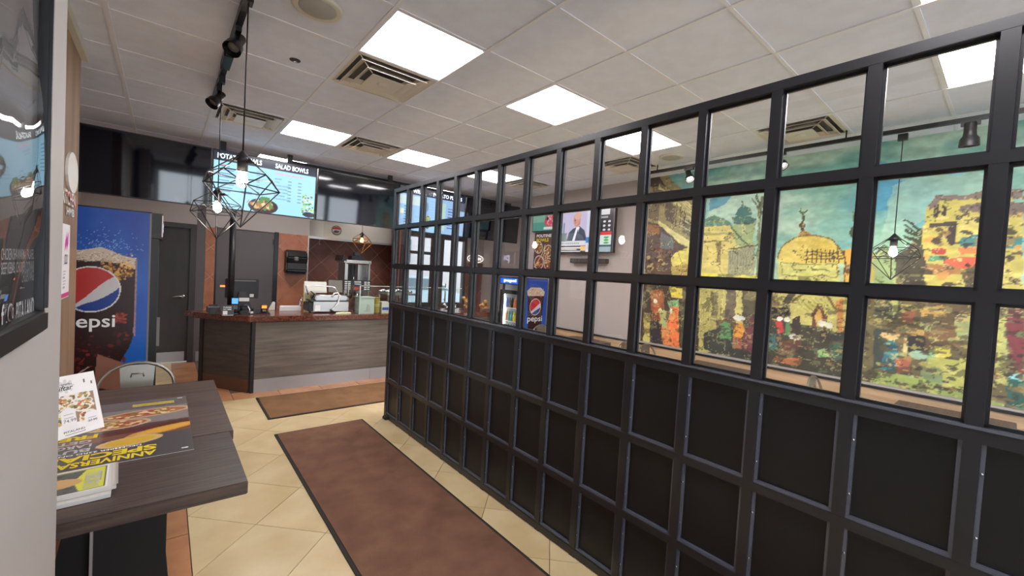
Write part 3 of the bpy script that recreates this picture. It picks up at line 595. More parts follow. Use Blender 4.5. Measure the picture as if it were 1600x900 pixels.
def cooler(name, X0, X1, Yf, Yb, Ht, face, lab, art_w, small=False):
    """side panel faces the camera (-y); door on +x (face=1) or -x (face=-1)"""
    t = thing(name, lab, 'drinks cooler', (X0, Yf, 0)); 
    MB().box(X0+.0, X1, Yf, Yf+.03, .08, Ht).build('side_panel', MATS['black'], t); MB().box(X0, X1, Yb-.03, Yb, .08, Ht).build('side_panel', MATS['black'], t)
    MB().box(X0, X1, Yf+.03, Yb-.03, .08, .14).build('floor_panel', MATS['black'], t); MB().box(X0, X1, Yf+.03, Yb-.03, Ht-.05, Ht).build('top_panel', MATS['black'], t)
    xb = X0 if face == 1 else X1-.03; MB().box(xb, xb+.03, Yf+.03, Yb-.03, .14, Ht-.05).build('back_panel', MATS['white'], t)
    for ya_ in (Yf+.030, Yb-.033): MB().box(X0+.031, X1-.031, ya_, ya_+.003, .14, Ht-.05).build('inner_liner', MATS['white'], t)
    MB().box(X0+.03, X1-.03, Yf+.03, Yb-.03, 0.0, .08).build('plinth', MATS['black_matte'], t)
    xd0, xd1 = (X1, X1+.05) if face == 1 else (X0-.05, X0)
    d = MB().box(xd0, xd1, Yf, Yf+.06, .10, Ht-.22).box(xd0, xd1, Yb-.06, Yb, .10, Ht-.22).box(xd0, xd1, Yf+.06, Yb-.06, .10, .16).box(xd0, xd1, Yf+.06, Yb-.06, Ht-.28, Ht-.22)
    d = d.build('door', MATS['black'], t)
    MB().box((xd0+xd1)/2-.003, (xd0+xd1)/2+.003, Yf+.06, Yb-.06, .16, Ht-.28).build('pane', G_PANE, d)
    xo = xd1 if face == 1 else xd0-.02
    MB().box(xo, xo+.02, Yf+.01, Yf+.05, .86, 1.10).build('handle', MATS['grey'], d)
    hx0, hx1 = (X1-.02, X1+.07) if face == 1 else (X0-.07, X0+.02)
    hq = .125 if small else .215; hd = MB().box(hx0, hx1, Yf, Yb, Ht-hq, Ht-.005).build('header_box', MATS['black'], t)
    xs = hx1+.002 if face == 1 else hx0-.002
    MB().box(min(xs, xs-.002*face), max(xs, xs-.002*face), Yf+.02, Yb-.02, Ht-hq+.015, Ht-.02).build('header_sign', mat('header_blue', (20,70,180), .3, emit=(30,90,210), es=.45) if small else MATS['black_gloss'], hd)
    if not small: MB().box(hx1-.004, hx1+.003, Yf-.004, Yf+.012, Ht-.20, Ht-.02).build('header_edge_trim', MATS['white'], hd)
    U = (0,1,0) if face == 1 else (0,-1,0); y0 = Yf+.12 if face == 1 else Yb-.12
    text('header_lettering', 'pepsi', (xs+.002*face, y0, Ht-hq+.03), U, (0,0,1), (Yb-Yf)-.24, hq-.065, mat('txt_lit', (255,255,255), .5, emit=(215,205,255), es=1.6), hd, .03)
    nS = 5; xi0, xi1 = (X0+.04, X1-.01) if face == 1 else (X0+.01, X1-.04)
    for k in range(nS):
        z = .18+k*(Ht-.48)/nS; MB().box(xi0, xi1, Yf+.035, Yb-.035, z, z+.008).build('shelf', MATS['white'], t)
    for yy in (Yf+.045, Yb-.045):
        xx = xd0-.012 if face == 1 else xd1+.006; MB().box(xx-.003, xx+.009, yy-.009, yy+.009, .2, Ht-.3).build('led_strip', MATS['led_white'], t)
    return t, (xi0, xi1, nS)
LX0, LX1, LY = -2.30, -1.625, 2.42
t, inf = cooler('drinks_cooler', LX0, LX1, LY, LY+.62, 1.99, 1, 'tall upright drinks cooler at the left with a cola cup printed on its blue side', .62)
c, (ex, ey, eR) = cooler_art(LX1-LX0-.005, 1.89); c.build('side_graphic', (LX0+.0025, LY-.002, .09), (1,0,0), (0,0,1), PAINT_G, t)
text('side_lettering', 'pepsi', (-2.125, LY-.003, 1.003), (1,0,0), (0,0,1), .293, .130, MATS['txt_white'], t, .012)
MB().box(LX1-.012, LX1, LY-.004, LY, .09, 1.98).build('side_edge_strip', MATS['grey'], t)
RX0, RX1, RY = 2.93, 3.45, 2.84
t2, inf2 = cooler('drinks_cooler', RX0, RX1, RY, RY+.56, 1.60, -1, 'smaller lit drinks cooler beyond the divider, blue cola cup side panel', .5, True)
# the smaller cooler shows a whole narrow cup
c = Canvas(RX1-RX0-.005, 1.50, .0055, warp=.002, wscale=90); cup_art(c, .515, 1.5, 0, 1)
c.poly([(.07,1.29),(.45,1.29),(.41,.75),(.42,.40),(.10,.40),(.12,.75)], (52,20,16)); c.poly([(.06,1.30),(.14,1.36),(.36,1.36),(.46,1.29),(.44,1.22),(.08,1.22)], (200,184,160))
for _ in range(150): c.ell(RNG.uniform(.12,.41), RNG.uniform(.42,1.2), .012, .008, [(110,50,36),(80,30,24),(150,90,50),(30,12,10)][int(RNG.integers(4))], .7, RNG.uniform(0,3))
for _ in range(60): c.ell(RNG.uniform(.09,.43), RNG.uniform(1.2,1.34), .010, .006, [(225,205,170),(150,100,60)][int(RNG.integers(2))], .8)
cx, cy, R = .26, 1.04, .125; c.ell(cx, cy, R, R*1.1, (225,222,222)); c.ell(cx, cy, R*.93, R*1.03, (26,60,140)); m = (((c.x-cx)/(R*.93))**2+((c.y-cy)/(R*1.03))**2 <= 1); u = (c.x-cx)/R; v = (c.y-cy)/R
c.mix((m&(v > -.55+.5*u)).astype(float), (210,208,208)); c.mix((m&(v > -.1+.7*u)).astype(float), (190,44,44))
c.build('side_graphic', (RX0+.0025, RY-.002, .09), (1,0,0), (0,0,1), PAINT_G, t2)
text('side_lettering', 'pepsi', (RX0+.10, RY-.003, .86), (1,0,0), (0,0,1), .33, .12, MATS['txt_white'], t2, .012)
BM = {n: mat('drink_'+n, c_, .25) for n, c_ in (('green',(60,150,70)),('yellow',(210,190,60)),('teal',(60,150,150)),('orange',(210,110,50)),('cola',(50,25,20)),('blue',(30,80,180)))}
def bottles(info, X0, Yf, Yb, Ht, face, grp, where):
    xi0, xi1, nS = info; kinds = list(BM); rown = ['bottom', 'second', 'third', 'fourth', 'top']
    for k in range(nS):
        z = .188+k*(Ht-.48)/nS
        for q in range(7):
            yy = Yf+.075+q*(Yb-Yf-.15)/6; x = xi1-.05 if face == 1 else xi0+.05; kd = kinds[(k*2+q//2)%6]
            b = MB().lathe((x, yy, z), [(.026,0),(.028,.01),(.028,.10),(.012,.145),(.012,.165)], 8).build('drink_bottle', BM[kd])
            tag(b, '%s drink bottle, %s from the back, %s shelf of the %s cooler' % (kd, ['seventh','sixth','fifth','fourth','third','second','first'][q], rown[k], where), 'bottle', 'bottles on the %s shelf of the %s cooler' % (rown[k], where))
bottles(inf2, RX0, RY, RY+.56, 1.60, -1, 'r', 'smaller'); 
# ------------------------------------------------------------------ mural on the right wall
WY = 1.02                       # left edge of the mural (y); it runs towards the front of the room
mh = H-.845; mw = 3.75
mc = Canvas(mw, mh, .0095, warp=.020, wscale=11)
def mp(x, y):
    p = atX(x, y, XR); return (WY-p[1], p[2]-.845)
def MPO(pts, col, a=1): mc.poly([mp(*p) for p in pts], col, a)
def ML(pts, wd, col, a=1): mc.line([mp(*p) for p in pts], wd, col, a)
def ME(x, y, rx, ry, col, a=1): q = mp(x, y); mc.ell(q[0], q[1], rx, ry, col, a)
k = np.clip(mc.Y/mh, 0, 1)[..., None]; mc.c = np.array([196,214,168.])*(1-k)+np.array([112,170,158.])*k
n1 = fbm(mc.X*1.6, mc.Y*2.4, 31); mc.mix(np.clip((n1-.5)*5, 0, 1), (90,156,176), .55); n2 = fbm(mc.X*2.1+5, mc.Y*3.1, 41); mc.mix(np.clip((n2-.48)*6, 0, 1), (186,210,186), .8)
MPO([(1370,250),(1420,262),(1400,300),(1385,330),(1368,330)], (64,146,190), .6); MPO([(1480,255),(1545,245),(1500,276),(1470,270)], (60,150,204), .9); MPO([(1110,310),(1150,300),(1130,322),(1108,330)], (70,140,170), .7)
MPO([(1395,290),(1450,268),(1555,270),(1555,330),(1440,345),(1375,380)], (168,200,180), .6)
# left houses
OCH = (196,184,116); DK = (70,62,52); CRM = (206,200,140)
MPO([(1000,262),(1030,262),(1092,320),(1092,450),(1000,450)], (150,140,98)); MPO([(1008,262),(1026,266),(1040,290),(1010,292)], DK); MPO([(1030,285),(1092,325),(1092,345),(1030,300)], CRM); MPO([(1020,292),(1040,300),(1038,322),(1020,318)], (112,102,84))
MPO([(1012,296),(1030,306),(1030,345),(1010,340)], (120,104,84)); MPO([(1040,310),(1056,322),(1054,350),(1040,344)], (98,90,76)); MPO([(1066,335),(1084,350),(1082,372),(1066,362)], (110,108,96)); MPO([(1030,345),(1090,385),(1090,396),(1028,360)], CRM)
MPO([(1010,345),(1030,350),(1060,378),(1078,392),(1050,440),(1008,440)], (92,78,72)); MPO([(1012,350),(1032,352),(1030,366),(1012,364)], (150,104,74)); MPO([(1032,362),(1052,372),(1052,390),(1032,388)], (104,112,112))
for q in range(5): ML([(1012+3*q,270+3*q),(1090,325+5*q)], .010, DK, .5)
for q in range(3): ML([(1058+6*q,318+5*q),(1056+6*q,352+5*q)], .012, DK, .8); ML([(1060,330+10*q),(1088,346+10*q)], .010, CRM, .9)
MPO([(1048,402),(1062,392),(1080,386),(1086,412),(1070,414),(1052,416)], (212,202,108)); ML([(1060,392),(1066,414)], .01, (150,140,70)); MPO([(1050,416),(1086,412),(1086,450),(1050,450)], (170,150,84)); MPO([(1008,384),(1050,400),(1048,450),(1008,450)], (88,70,62))
for q in range(26): ME(RNG.uniform(1010,1048), RNG.uniform(388,445), .03, .025, [(60,48,40),(120,92,60),(170,150,100),(96,64,50)][q%4])
# domes and yellow houses
MPO([(1092,346),(1108,340),(1116,336),(1132,342),(1150,358),(1092,366)], (96,132,108)); MPO([(1092,356),(1140,352),(1176,392),(1176,440),(1092,440)], (206,192,112)); ML([(1092,366),(1142,364),(1176,394)], .03, (160,156,96)); ML([(1092,378),(1140,376)], .014, (120,110,64))
MPO([(1146,346),(1180,344),(1176,395),(1150,385)], (150,166,112)); MPO([(1143,340),(1162,334),(1182,342),(1176,350),(1148,350)], (64,110,96)); MPO([(1148,336),(1152,326),(1160,318),(1172,326),(1176,336),(1164,340)], (58,112,100)); ML([(1160,320),(1160,314)], .012, (50,90,80)); MPO([(1160,350),(1166,350),(1166,364),(1160,364)], (186,194,128))
ML([(1144,356),(1182,400)], .02, (80,100,74)); MPO([(1120,378),(1126,378),(1126,410),(1120,410)], (140,120,70)); MPO([(1140,392),(1180,386),(1180,440),(1136,440)], (150,150,116)); ML([(1138,390),(1182,384)], .018, (96,96,62))
for q in range(9): ML([(1142+4*q,392),(1141+4*q,425)], .008, (120,122,96)); 
ML([(1192,310),(1186,350),(1184,440)], .03, (112,120,84)); 
for q in range(8): ML([(1186,345-3*q),(1186+RNG.uniform(-12,14),325-3*q)], .012, (80,84,60))
MPO([(1092,425),(1184,432),(1184,450),(1092,450)], (214,204,90)); 
# large golden dome
MPO([(1268+52*math.cos(q), 404-37*math.sin(q)) for q in np.linspace(0, math.pi, 30)]+[(1217,412),(1320,412)], (214,190,92)); MPO([(1244,371),(1252,362),(1256,358),(1260,362),(1274,369)], (176,140,80)); MPO([(1220,396),(1232,380),(1248,372),(1250,410),(1220,410)], (222,204,118), .6); MPO([(1266,374),(1298,380),(1312,398),(1270,400)], (208,182,84), .7)
ML([(1254,360),(1254,334)], .022, (70,84,56)); ME(1254,352,.028,.03,(90,72,50)); ME(1255,330,.036,.036,(70,84,60)); ME(1256,328,.026,.028,(160,190,160)); ML([(1268+52*math.cos(q), 404-37*math.sin(q)) for q in np.linspace(0, math.pi, 22)], .012, (124,104,58))
for q in range(8): ML([(1262+7*q,390),(1262+7*q,412)], .009, (80,64,40))
for q in range(3): ML([(1258,394+5*q),(1322,396+5*q)], .009, (90,72,44))
MPO([(1216,408),(1312,412),(1312,450),(1216,450)], (202,200,118)); ML([(1222,410),(1308,414),(1308,432),(1222,430),(1222,410)], .010, (150,140,70)); ML([(1240,420),(1260,420)], .012, (110,110,60)); ML([(1270,420),(1296,424)], .012, (110,110,60))
MPO([(1318,392),(1345,388),(1345,450),(1318,450)], (218,164,74)); ML([(1320,392),(1320,450)], .012, (90,70,40)); ML([(1334,330),(1336,388)], .014, (90,100,70)); ME(1336,362,.04,.05,(70,84,64)); ME(1340,335,.03,.04,(80,90,70)); ME(1328,420,.05,.04,(110,80,50))
MPO([(1345,400),(1372,396),(1372,440),(1345,440)], (190,170,90))
# right houses
MPO([(1366,400),(1380,384),(1396,398),(1404,406),(1404,450),(1366,450)], (150,172,120)); ML([(1366,398),(1381,384),(1400,402)], .014, (90,110,84)); MPO([(1398,402),(1436,372),(1444,352),(1452,380),(1452,450),(1398,450)], (78,74,60))
for q in range(9): ML([(1442,384-3*q),(1416+RNG.uniform(-4,8),376-4*q+RNG.uniform(-3,6))], .014, (66,70,50))
MPO([(1442,352),(1450,320),(1462,306),(1505,306),(1535,298),(1562,300),(1580,310),(1600,330),(1600,455),(1440,455)], (192,180,92)); MPO([(1448,322),(1462,304),(1510,303),(1535,296),(1600,298),(1600,312),(1530,310),(1470,312),(1452,330)], (128,112,100)); MPO([(1500,322),(1555,312),(1600,318),(1600,338),(1530,334),(1498,332)], (118,102,92))
MPO([(1458,322),(1464,320),(1466,338),(1458,338)], (58,46,40)); MPO([(1470,320),(1476,320),(1476,336),(1470,336)], (58,46,40)); MPO([(1454,348),(1494,346),(1494,352),(1454,356)], (70,60,48)); MPO([(1480,352),(1495,350),(1494,380),(1486,384),(1478,372)], (64,50,46))
MPO([(1498,340),(1530,338),(1534,372),(1498,372)], (204,190,104)); MPO([(1534,336),(1560,338),(1560,400),(1536,380)], (150,128,84)); MPO([(1500,374),(1520,366),(1560,366),(1600,372),(1600,388),(1500,384)], (64,128,124)); MPO([(1498,386),(1550,386),(1550,396),(1498,396)], (206,128,74)); MPO([(1476,406),(1500,400),(1556,400),(1560,412),(1520,420),(1476,418)], (214,98,70)); MPO([(1450,400),(1478,398),(1478,408),(1450,408)], (80,150,112))
MPO([(1444,412),(1500,416),(1500,430),(1444,430)], (170,120,70)); MPO([(1530,410),(1560,412),(1560,455),(1510,455),(1500,424)], (92,84,60)); MPO([(1404,406),(1446,388),(1446,450),(1404,450)], (74,68,56)); ME(1468,392,.045,.03,(170,70,54)); ME(1540,425,.05,.05,(150,140,90))
for q in range(70): ME(RNG.uniform(1446,1600), RNG.uniform(335,455), RNG.uniform(.012,.04), RNG.uniform(.010,.026), [(90,72,50),(222,206,120),(150,124,70),(60,52,42),(206,150,80)][q%5], .85)
# the street below
k0 = mp(1200,440)[1]; mc.rect(0, -1, mw, k0-.02, (112,104,72))
MPO([(1000,445),(1092,448),(1092,590),(1000,560)], (62,52,42)); MPO([(1016,455),(1036,452),(1038,482),(1018,486)], (150,90,58)); MPO([(1046,448),(1066,450),(1066,466),(1048,464)], (214,196,72)); MPO([(1042,470),(1060,468),(1060,480),(1046,482)], (120,170,120)); MPO([(1048,478),(1060,480),(1062,552),(1044,556),(1040,540)], (226,120,66)); MPO([(1034,510),(1044,500),(1050,556),(1036,552)], (214,128,72)); MPO([(1032,482),(1042,486),(1042,512),(1030,510)], (170,176,112)); MPO([(1006,488),(1016,490),(1020,540),(1006,538)], (170,152,76)); MPO([(1020,478),(1030,474),(1032,500),(1018,500)], (170,84,52)); MPO([(1016,505),(1034,505),(1034,545),(1016,540)], (44,38,44)); ME(1048,486,.02,.035,(236,232,214)); ME(1024,470,.03,.03,(220,220,190)); ME(1032,486,.03,.03,(214,210,150)); MPO([(1064,480),(1080,470),(1080,556),(1064,556)], (70,78,62)); MPO([(1004,525),(1014,520),(1016,545),(1004,543)], (196,190,110))
MPO([(1092,446),(1128,448),(1126,540),(1092,560)], (176,168,98)); MPO([(1112,456),(1122,458),(1122,498),(1112,495)], (94,88,64)); MPO([(1128,448),(1134,448),(1134,510),(1128,510)], (206,198,120)); MPO([(1134,448),(1150,450),(1148,500),(1134,498)], (110,98,80)); MPO([(1150,450),(1160,450),(1160,505),(1150,505)], (196,186,110)); MPO([(1160,450),(1200,452),(1200,520),(1160,505)], (86,80,58)); MPO([(1120,500),(1150,494),(1150,520),(1120,520)], (96,78,60))
for q in range(14): ML([(1096+3*q,450),(1095+3*q,530)], .007, (140,132,72), .7)
MPO([(1100,520),(1125,512),(1200,520),(1200,570),(1115,552),(1100,545)], (54,58,50)); MPO([(1126,506),(1136,500),(1142,506),(1142,530),(1126,530)], (86,140,84)); MPO([(1148,508),(1158,504),(1163,512),(1160,534),(1146,532)], (222,150,56)); MPO([(1146,528),(1160,528),(1160,545),(1144,542)], (150,74,62)); MPO([(1164,512),(1176,506),(1190,512),(1190,556),(1162,548)], (112,60,62)); ME(1156,497,.06,.032,(222,222,206)); ME(1176,499,.05,.045,(140,84,78)); ME(1176,499,.03,.03,(96,60,56))
MPO([(1092,560),(1120,552),(1200,570),(1200,606),(1092,580)], (96,106,72)); 
for q in range(10): ML([(1095+10*q,566+RNG.uniform(-2,4)),(1108+10*q,568+RNG.uniform(-2,6))], .014, (170,184,110))
# arcade
MPO([(1200,450),(1345,455),(1345,545),(1200,530)], (186,176,104)); MPO([(1200,452),(1218,456),(1216,480),(1200,485)], (150,130,80)); MPO([(1222,470),(1232,458),(1250,452),(1236,470),(1236,510),(1222,512)], (80,76,56)); MPO([(1240,470),(1262,458),(1290,460),(1302,480),(1302,520),(1240,520)], (192,184,106)); MPO([(1268,490),(1274,480),(1284,480),(1292,492),(1292,516),(1268,514)], (104,68,50)); MPO([(1274,492),(1280,484),(1286,494),(1286,512),(1275,512)], (204,160,84)); MPO([(1306,470),(1316,466),(1316,520),(1308,520)], (190,130,70)); ML([(1240,470),(1262,458),(1292,460),(1306,482)], .02, (120,98,60)); MPO([(1200,480),(1234,478),(1234,500),(1200,498)], (40,34,30))
for q in range(6): ML([(1242+8*q,466),(1262+8*q,486)], .008, (150,142,80))
MPO([(1200,498),(1345,525),(1345,625),(1200,598)], (62,60,46)); MPO([(1214,504),(1222,500),(1226,520),(1214,520)], (190,66,58)); MPO([(1228,504),(1236,504),(1236,526),(1226,524)], (86,130,84)); MPO([(1240,498),(1250,494),(1256,530),(1240,530)], (56,44,40)); ME(1219,498,.03,.025,(226,222,206)); ME(1231,500,.03,.025,(222,222,206)); ME(1243,527,.05,.034,(206,204,190)); ME(1243,527,.025,.018,(90,84,80)); MPO([(1220,532),(1250,532),(1250,556),(1218,552)], (98,64,52)); MPO([(1200,520),(1214,520),(1214,545),(1200,545)], (60,110,104)); MPO([(1280,515),(1298,512),(1298,530),(1280,530)], (50,38,34)); MPO([(1278,548),(1290,545),(1294,556),(1280,558)], (130,186,122)); MPO([(1296,536),(1312,530),(1318,562),(1298,562)], (64,96,76)); MPO([(1300,524),(1318,516),(1322,530),(1300,534)], (44,50,50)); MPO([(1318,530),(1345,525),(1345,560),(1320,555)], (112,74,64)); MPO([(1210,556),(1252,560),(1250,572),(1208,566)], (172,104,62)); ME(1285,506,.04,.03,(214,214,190)); ME(1296,508,.03,.03,(206,206,180)); MPO([(1200,572),(1345,600),(1345,640),(1200,604)], (82,84,62))
for q in range(90): ME(RNG.uniform(1200,1345), RNG.uniform(508,600), RNG.uniform(.01,.035), RNG.uniform(.008,.02), [(110,76,54),(60,64,48),(150,140,90),(46,42,36),(90,110,78)][q%5], .8)
# market, lower right
MPO([(1345,455),(1600,460),(1600,700),(1345,640)], (108,98,66)); MPO([(1368,456),(1408,458),(1404,500),(1366,498)], (82,84,66)); MPO([(1395,462),(1404,464),(1402,492),(1394,492)], (150,160,90)); MPO([(1410,488),(1430,486),(1430,506),(1412,506)], (150,96,72)); MPO([(1440,478),(1480,470),(1510,462),(1600,466),(1600,500),(1480,510),(1440,500)], (96,82,56)); MPO([(1436,484),(1476,474),(1478,496),(1440,496)], (188,150,80)); MPO([(1440,466),(1500,462),(1500,470),(1440,474)], (196,130,80)); MPO([(1400,514),(1424,504),(1450,518),(1448,528),(1402,524)], (188,156,88)); MPO([(1418,526),(1446,526),(1446,552),(1418,550)], (46,44,44)); MPO([(1412,526),(1418,526),(1416,552),(1411,550)], (206,196,130)); MPO([(1366,512),(1392,516),(1392,570),(1362,580)], (60,72,64))
MPO([(1382,534),(1398,530),(1404,542),(1398,582),(1374,578),(1378,556)], (54,116,128)); ME(1391,524,.07,.04,(206,176,118)); MPO([(1446,516),(1492,512),(1494,546),(1446,550)], (126,96,62)); MPO([(1492,500),(1518,502),(1514,536),(1494,534)], (150,156,104)); MPO([(1492,496),(1504,486),(1516,492),(1518,502),(1492,504)], (192,176,110)); MPO([(1514,532),(1530,526),(1545,530),(1545,545),(1516,548)], (150,174,112)); MPO([(1398,560),(1424,556),(1424,582),(1400,584)], (176,104,76)); ME(1436,554,.07,.04,(160,196,166)); MPO([(1448,548),(1462,544),(1462,566),(1446,566)], (140,178,124)); MPO([(1462,540),(1484,540),(1486,560),(1462,562)], (204,192,84)); MPO([(1450,560),(1520,560),(1545,570),(1545,630),(1440,610)], (186,186,98)); MPO([(1440,575),(1470,572),(1474,606),(1442,602)], (132,148,102)); MPO([(1514,592),(1524,582),(1545,590),(1545,622),(1512,622)], (156,96,104)); MPO([(1362,580),(1440,590),(1545,625),(1600,640),(1600,690),(1362,615)], (150,166,92))
MPO([(1556,440),(1575,450),(1572,600),(1556,600)], (190,190,110)); MPO([(1576,470),(1600,470),(1600,590),(1576,590)], (128,60,66)); MPO([(1574,590),(1600,585),(1600,660),(1572,655)], (50,96,84)); ME(1592,588,.05,.03,(150,210,210))
for q in range(170): ME(RNG.uniform(1362,1600), RNG.uniform(460,640), RNG.uniform(.012,.05), RNG.uniform(.008,.022), [(88,80,52),(186,176,98),(140,110,70),(54,50,42),(160,180,120),(200,190,110),(70,66,50)][q%7], .75)
dark = fbm(mc.X*9, mc.Y*14, 71); mc.mix(((dark > .62)&(mc.Y < .95)).astype(float), (50,46,38), .45); mc.mix(((dark < .33)&(mc.Y < 1.0)).astype(float), (190,186,120), .35)
rg_ = np.abs(fbm(mc.X*5.5+2, mc.Y*8+1, 93, 5)-.5); bld = (mc.c[..., 2] < 140)
mc.mix(((rg_ < .012)&bld).astype(float), (46,40,32), .55); rg_ = np.abs(fbm(mc.X*7+9, mc.Y*11+4, 57, 5)-.5); mc.mix(((rg_ < .010)&bld).astype(float), (226,216,150), .5)
mc.noise(.13, 16, 77, 30); mc.c = np.clip(mc.c*1.06, 0, 255)
mu = thing('wall_mural', 'large painted mural of an old market street with domes on the right wall', 'mural', (XR, 1.02, .845))
mc.build('printed_picture', (XR-.004, WY, .845), (0,-1,0), (0,0,1), PAINT_M, mu)
MB().box(XR-.003, XR, WY-mw, WY, .845, H-.001).build('backing_sheet', MATS['off_white'], mu)
# ------------------------------------------------------------------ television, screen and posters on the right wall
def wallcanvas(w, h, res, bg, warp=0): return Canvas(w, h, res, bg, warp, 60)
tv = thing('television', 'wall television showing a news broadcast with a suited man', 'television', (XR, 2.1, 2.02))
ty0, ty1, tz0, tz1 = 2.72, 1.49, 2.035, 2.735; wd = ty0-ty1; ht = tz1-tz0
MB().box(XR-.10, XR-.05, ty1, ty0, tz0, tz1).build('housing', MATS['black'], tv, .004); MB().box(XR-.05, XR, 2.0, 2.25, 2.3, 2.5).build('wall_mount', MATS['black'], tv)
c = Canvas(wd-.03, ht-.03, .007, (186,176,204)); W_, H_ = c.w, c.h
c.rect(0, 0, .10, H_, (40,42,60)); c.rect(.06,.24,.24,.46,(96,104,120)); c.rect(.14,.26,.22,.46,(170,174,190)); c.rect(.02,.14,.3,.30,(120,128,124))
c.poly([(.30,.17),(.34,.30),(.42,.36),(.55,.40),(.66,.33),(.72,.17)], (50,60,78)); c.poly([(.42,.17),(.50,.40),(.56,.38),(.48,.17)], (226,226,232)); c.poly([(.47,.17),(.52,.34),(.535,.34),(.51,.17)], (60,54,80)); c.ell(.50,.50,.075,.115,(196,140,120)); c.ell(.515,.56,.07,.06,(206,160,146)); c.ell(.46,.49,.012,.02,(120,76,66)); c.rect(.45,.445,.49,.452,(140,80,76)); c.poly([(.48,.40),(.57,.42),(.56,.48),(.52,.42)],(176,120,104))
c.rect(.07,.105,.70,.165,(206,206,206)); c.rect(.0,.0,.70,.095,(60,54,60)); c.rect(.03,.0,.13,.085,(206,60,56)); c.rect(.15,.055,.60,.075,(226,220,210)); c.rect(.15,.030,.52,.046,(220,214,204)); c.rect(.60,.02,.70,.09,(232,190,120)); c.rect(.15,.0,.6,.018,(200,200,196))
for q in range(12): c.rect(.10+.04*q,.125,.125+.04*q,.145,(130,130,134))
c.rect(.70,0,.78,H_,(196,200,216)); c.rect(.70,.14,.77,.22,(40,120,190)); c.rect(.72,0,.77,.03,(230,230,230)); c.rect(.76,0,.80,.14,(60,66,74))
c.rect(.80,.26,1.17,H_,(26,24,30)); c.rect(.80,.245,1.17,.29,(206,50,50)); c.rect(.93,.54,1.12,.64,(196,196,200)); c.rect(.82,.57,.90,.62,(214,212,214)); c.rect(.88,.49,1.09,.515,(150,150,154))
for a in range(4):
    for b in range(3): c.ell(.85+.09*a, .44-.06*b, .024, .016, (214,214,218))
c.rect(.80,.0,1.17,.24,(150,170,176)); c.rect(.80,.10,1.17,.24,(202,216,206))
for b in range(3): c.rect(.81,.12+.04*b,.92,.135+.04*b,(110,130,120)); c.ell(1.08,.13+.04*b,.045,.015,(60,160,86))
c.rect(.80,.075,1.17,.10,(60,84,96)); c.rect(1.17,0,1.2,H_,(30,30,40))
c.build('display', (XR-.1005, ty0-.015, tz0+.015), (0,-1,0), (0,0,1), vmat('tv_image', .2, .45), tv)
tag(MB().box(XR-.09, XR-.004, 1.62, 2.32, 1.88, 1.95).build('soundbar', MATS['door_frame'], None, .006), 'slim dark brown soundbar on the wall below the television', 'soundbar')
t = thing('promo_screen', 'small green and red lit sign on the wall left of the television', 'sign', (XR, 3.0, 2.41))
MB().box(XR-.04, XR, 2.70, 3.30, 2.41, 2.70).build('housing', MATS['black'], t)
c = Canvas(.58,.27,.008,(70,150,130)); c.rect(0,.14,.3,.27,(120,170,150)); c.ell(.42,.16,.13,.10,(206,60,80)); 
for q in range(20): c.ell(RNG.uniform(.32,.54), RNG.uniform(.08,.24), .014, .014, (236,170,180))
c.rect(.28,.02,.5,.06,(220,230,225)); c.ell(.36,.2,.03,.03,(40,20,26))
c.build('display', (XR-.041, 3.29, 2.42), (0,-1,0), (0,0,1), vmat('tv_image2', .3, .32), t)
t = thing('food_poster', 'tall framed poster of poutine bowls on the wall beneath the small green sign', 'poster', (XR, 3.0, 1.76))
MB().box(XR-.02, XR, 2.80, 3.24, 1.76, 2.395).build('frame', MATS['black'], t)
c = Canvas(.42,.60,.006,(84,56,44), warp=.003, wscale=40); g = np.random.default_rng(9)
for bx, by, br in ((.10,.36,.10),(.13,.10,.12),(.34,.30,.10),(.36,.08,.10),(.28,.20,.06)):
    c.ell(bx, by, br, br*1.05, (206,196,180)); c.ell(bx, by, br*.85, br*.9, (120,60,40))
    for q in range(22): a = g.uniform(0,6.28); d = g.uniform(0,.75); c.ell(bx+br*d*math.cos(a), by+br*d*math.sin(a), br*.18, br*.14, [(206,150,70),(150,80,44),(226,206,150),(90,110,50)][q%4])
c.line([(.02,.02),(.2,.25),(.26,.4)], .02, (200,170,130))
c.build('print', (XR-.021, 3.23, 1.775), (0,-1,0), (0,0,1), PAINT_G, t)
text('poster_lettering', 'POUTINE', (XR-.022, 3.19, 2.31), (0,-1,0), (0,0,1), .36, .05, MATS['txt_white'], t, .02); text('poster_lettering', 'BOWLS', (XR-.022, 3.19, 2.235), (0,-1,0), (0,0,1), .30, .055, MATS['txt_yellow'], t, .02)
t = thing('food_poster', 'narrow framed menu poster close to the left edge of the television', 'poster', (XR, 2.7, 1.76))
MB().box(XR-.02, XR, 2.735, 2.79, 1.76, 2.40).build('frame', MATS['black'], t)
c = Canvas(.045,.6,.006,(150,110,110)); c.mottle((220,210,206), 30); c.mottle((90,50,80), 22, .6, 8); c.build('print', (XR-.021, 2.785, 1.78), (0,-1,0), (0,0,1), PAINT_G, t)
t = thing('security_camera', 'small white dome security camera high on the right wall', 'camera', (XR, 3.44, 2.9))
MB().box(XR-.02, XR, 3.40, 3.48, 2.86, 2.94).build('mounting_plate', MATS['white'], t); MB().ball((XR-.07, 3.43, 2.92), .05).build('body', MATS['white'], t); MB().lathe((XR-.118, 3.40, 2.915), [(.005,.0),(.022,.002),(.024,.02)], 14, 'x').build('lens', MATS['black'], t)
MB().tube([(XR-.01,3.40,2.87),(XR-.03,3.30,2.84),(XR-.02,3.15,2.835),(XR-.01,3.05,2.84)], .008, 6).build('cable', MATS['white'], t)
t = thing('neon_sign', 'white oval neon sign reading order here beyond the divider', 'neon sign', (4.0, 5.8, 1.9))
MB().box(3.80, 4.26, YB-.025, YB-.0125, 1.855, 2.055).build('backing', MATS['wall_beige'], t)
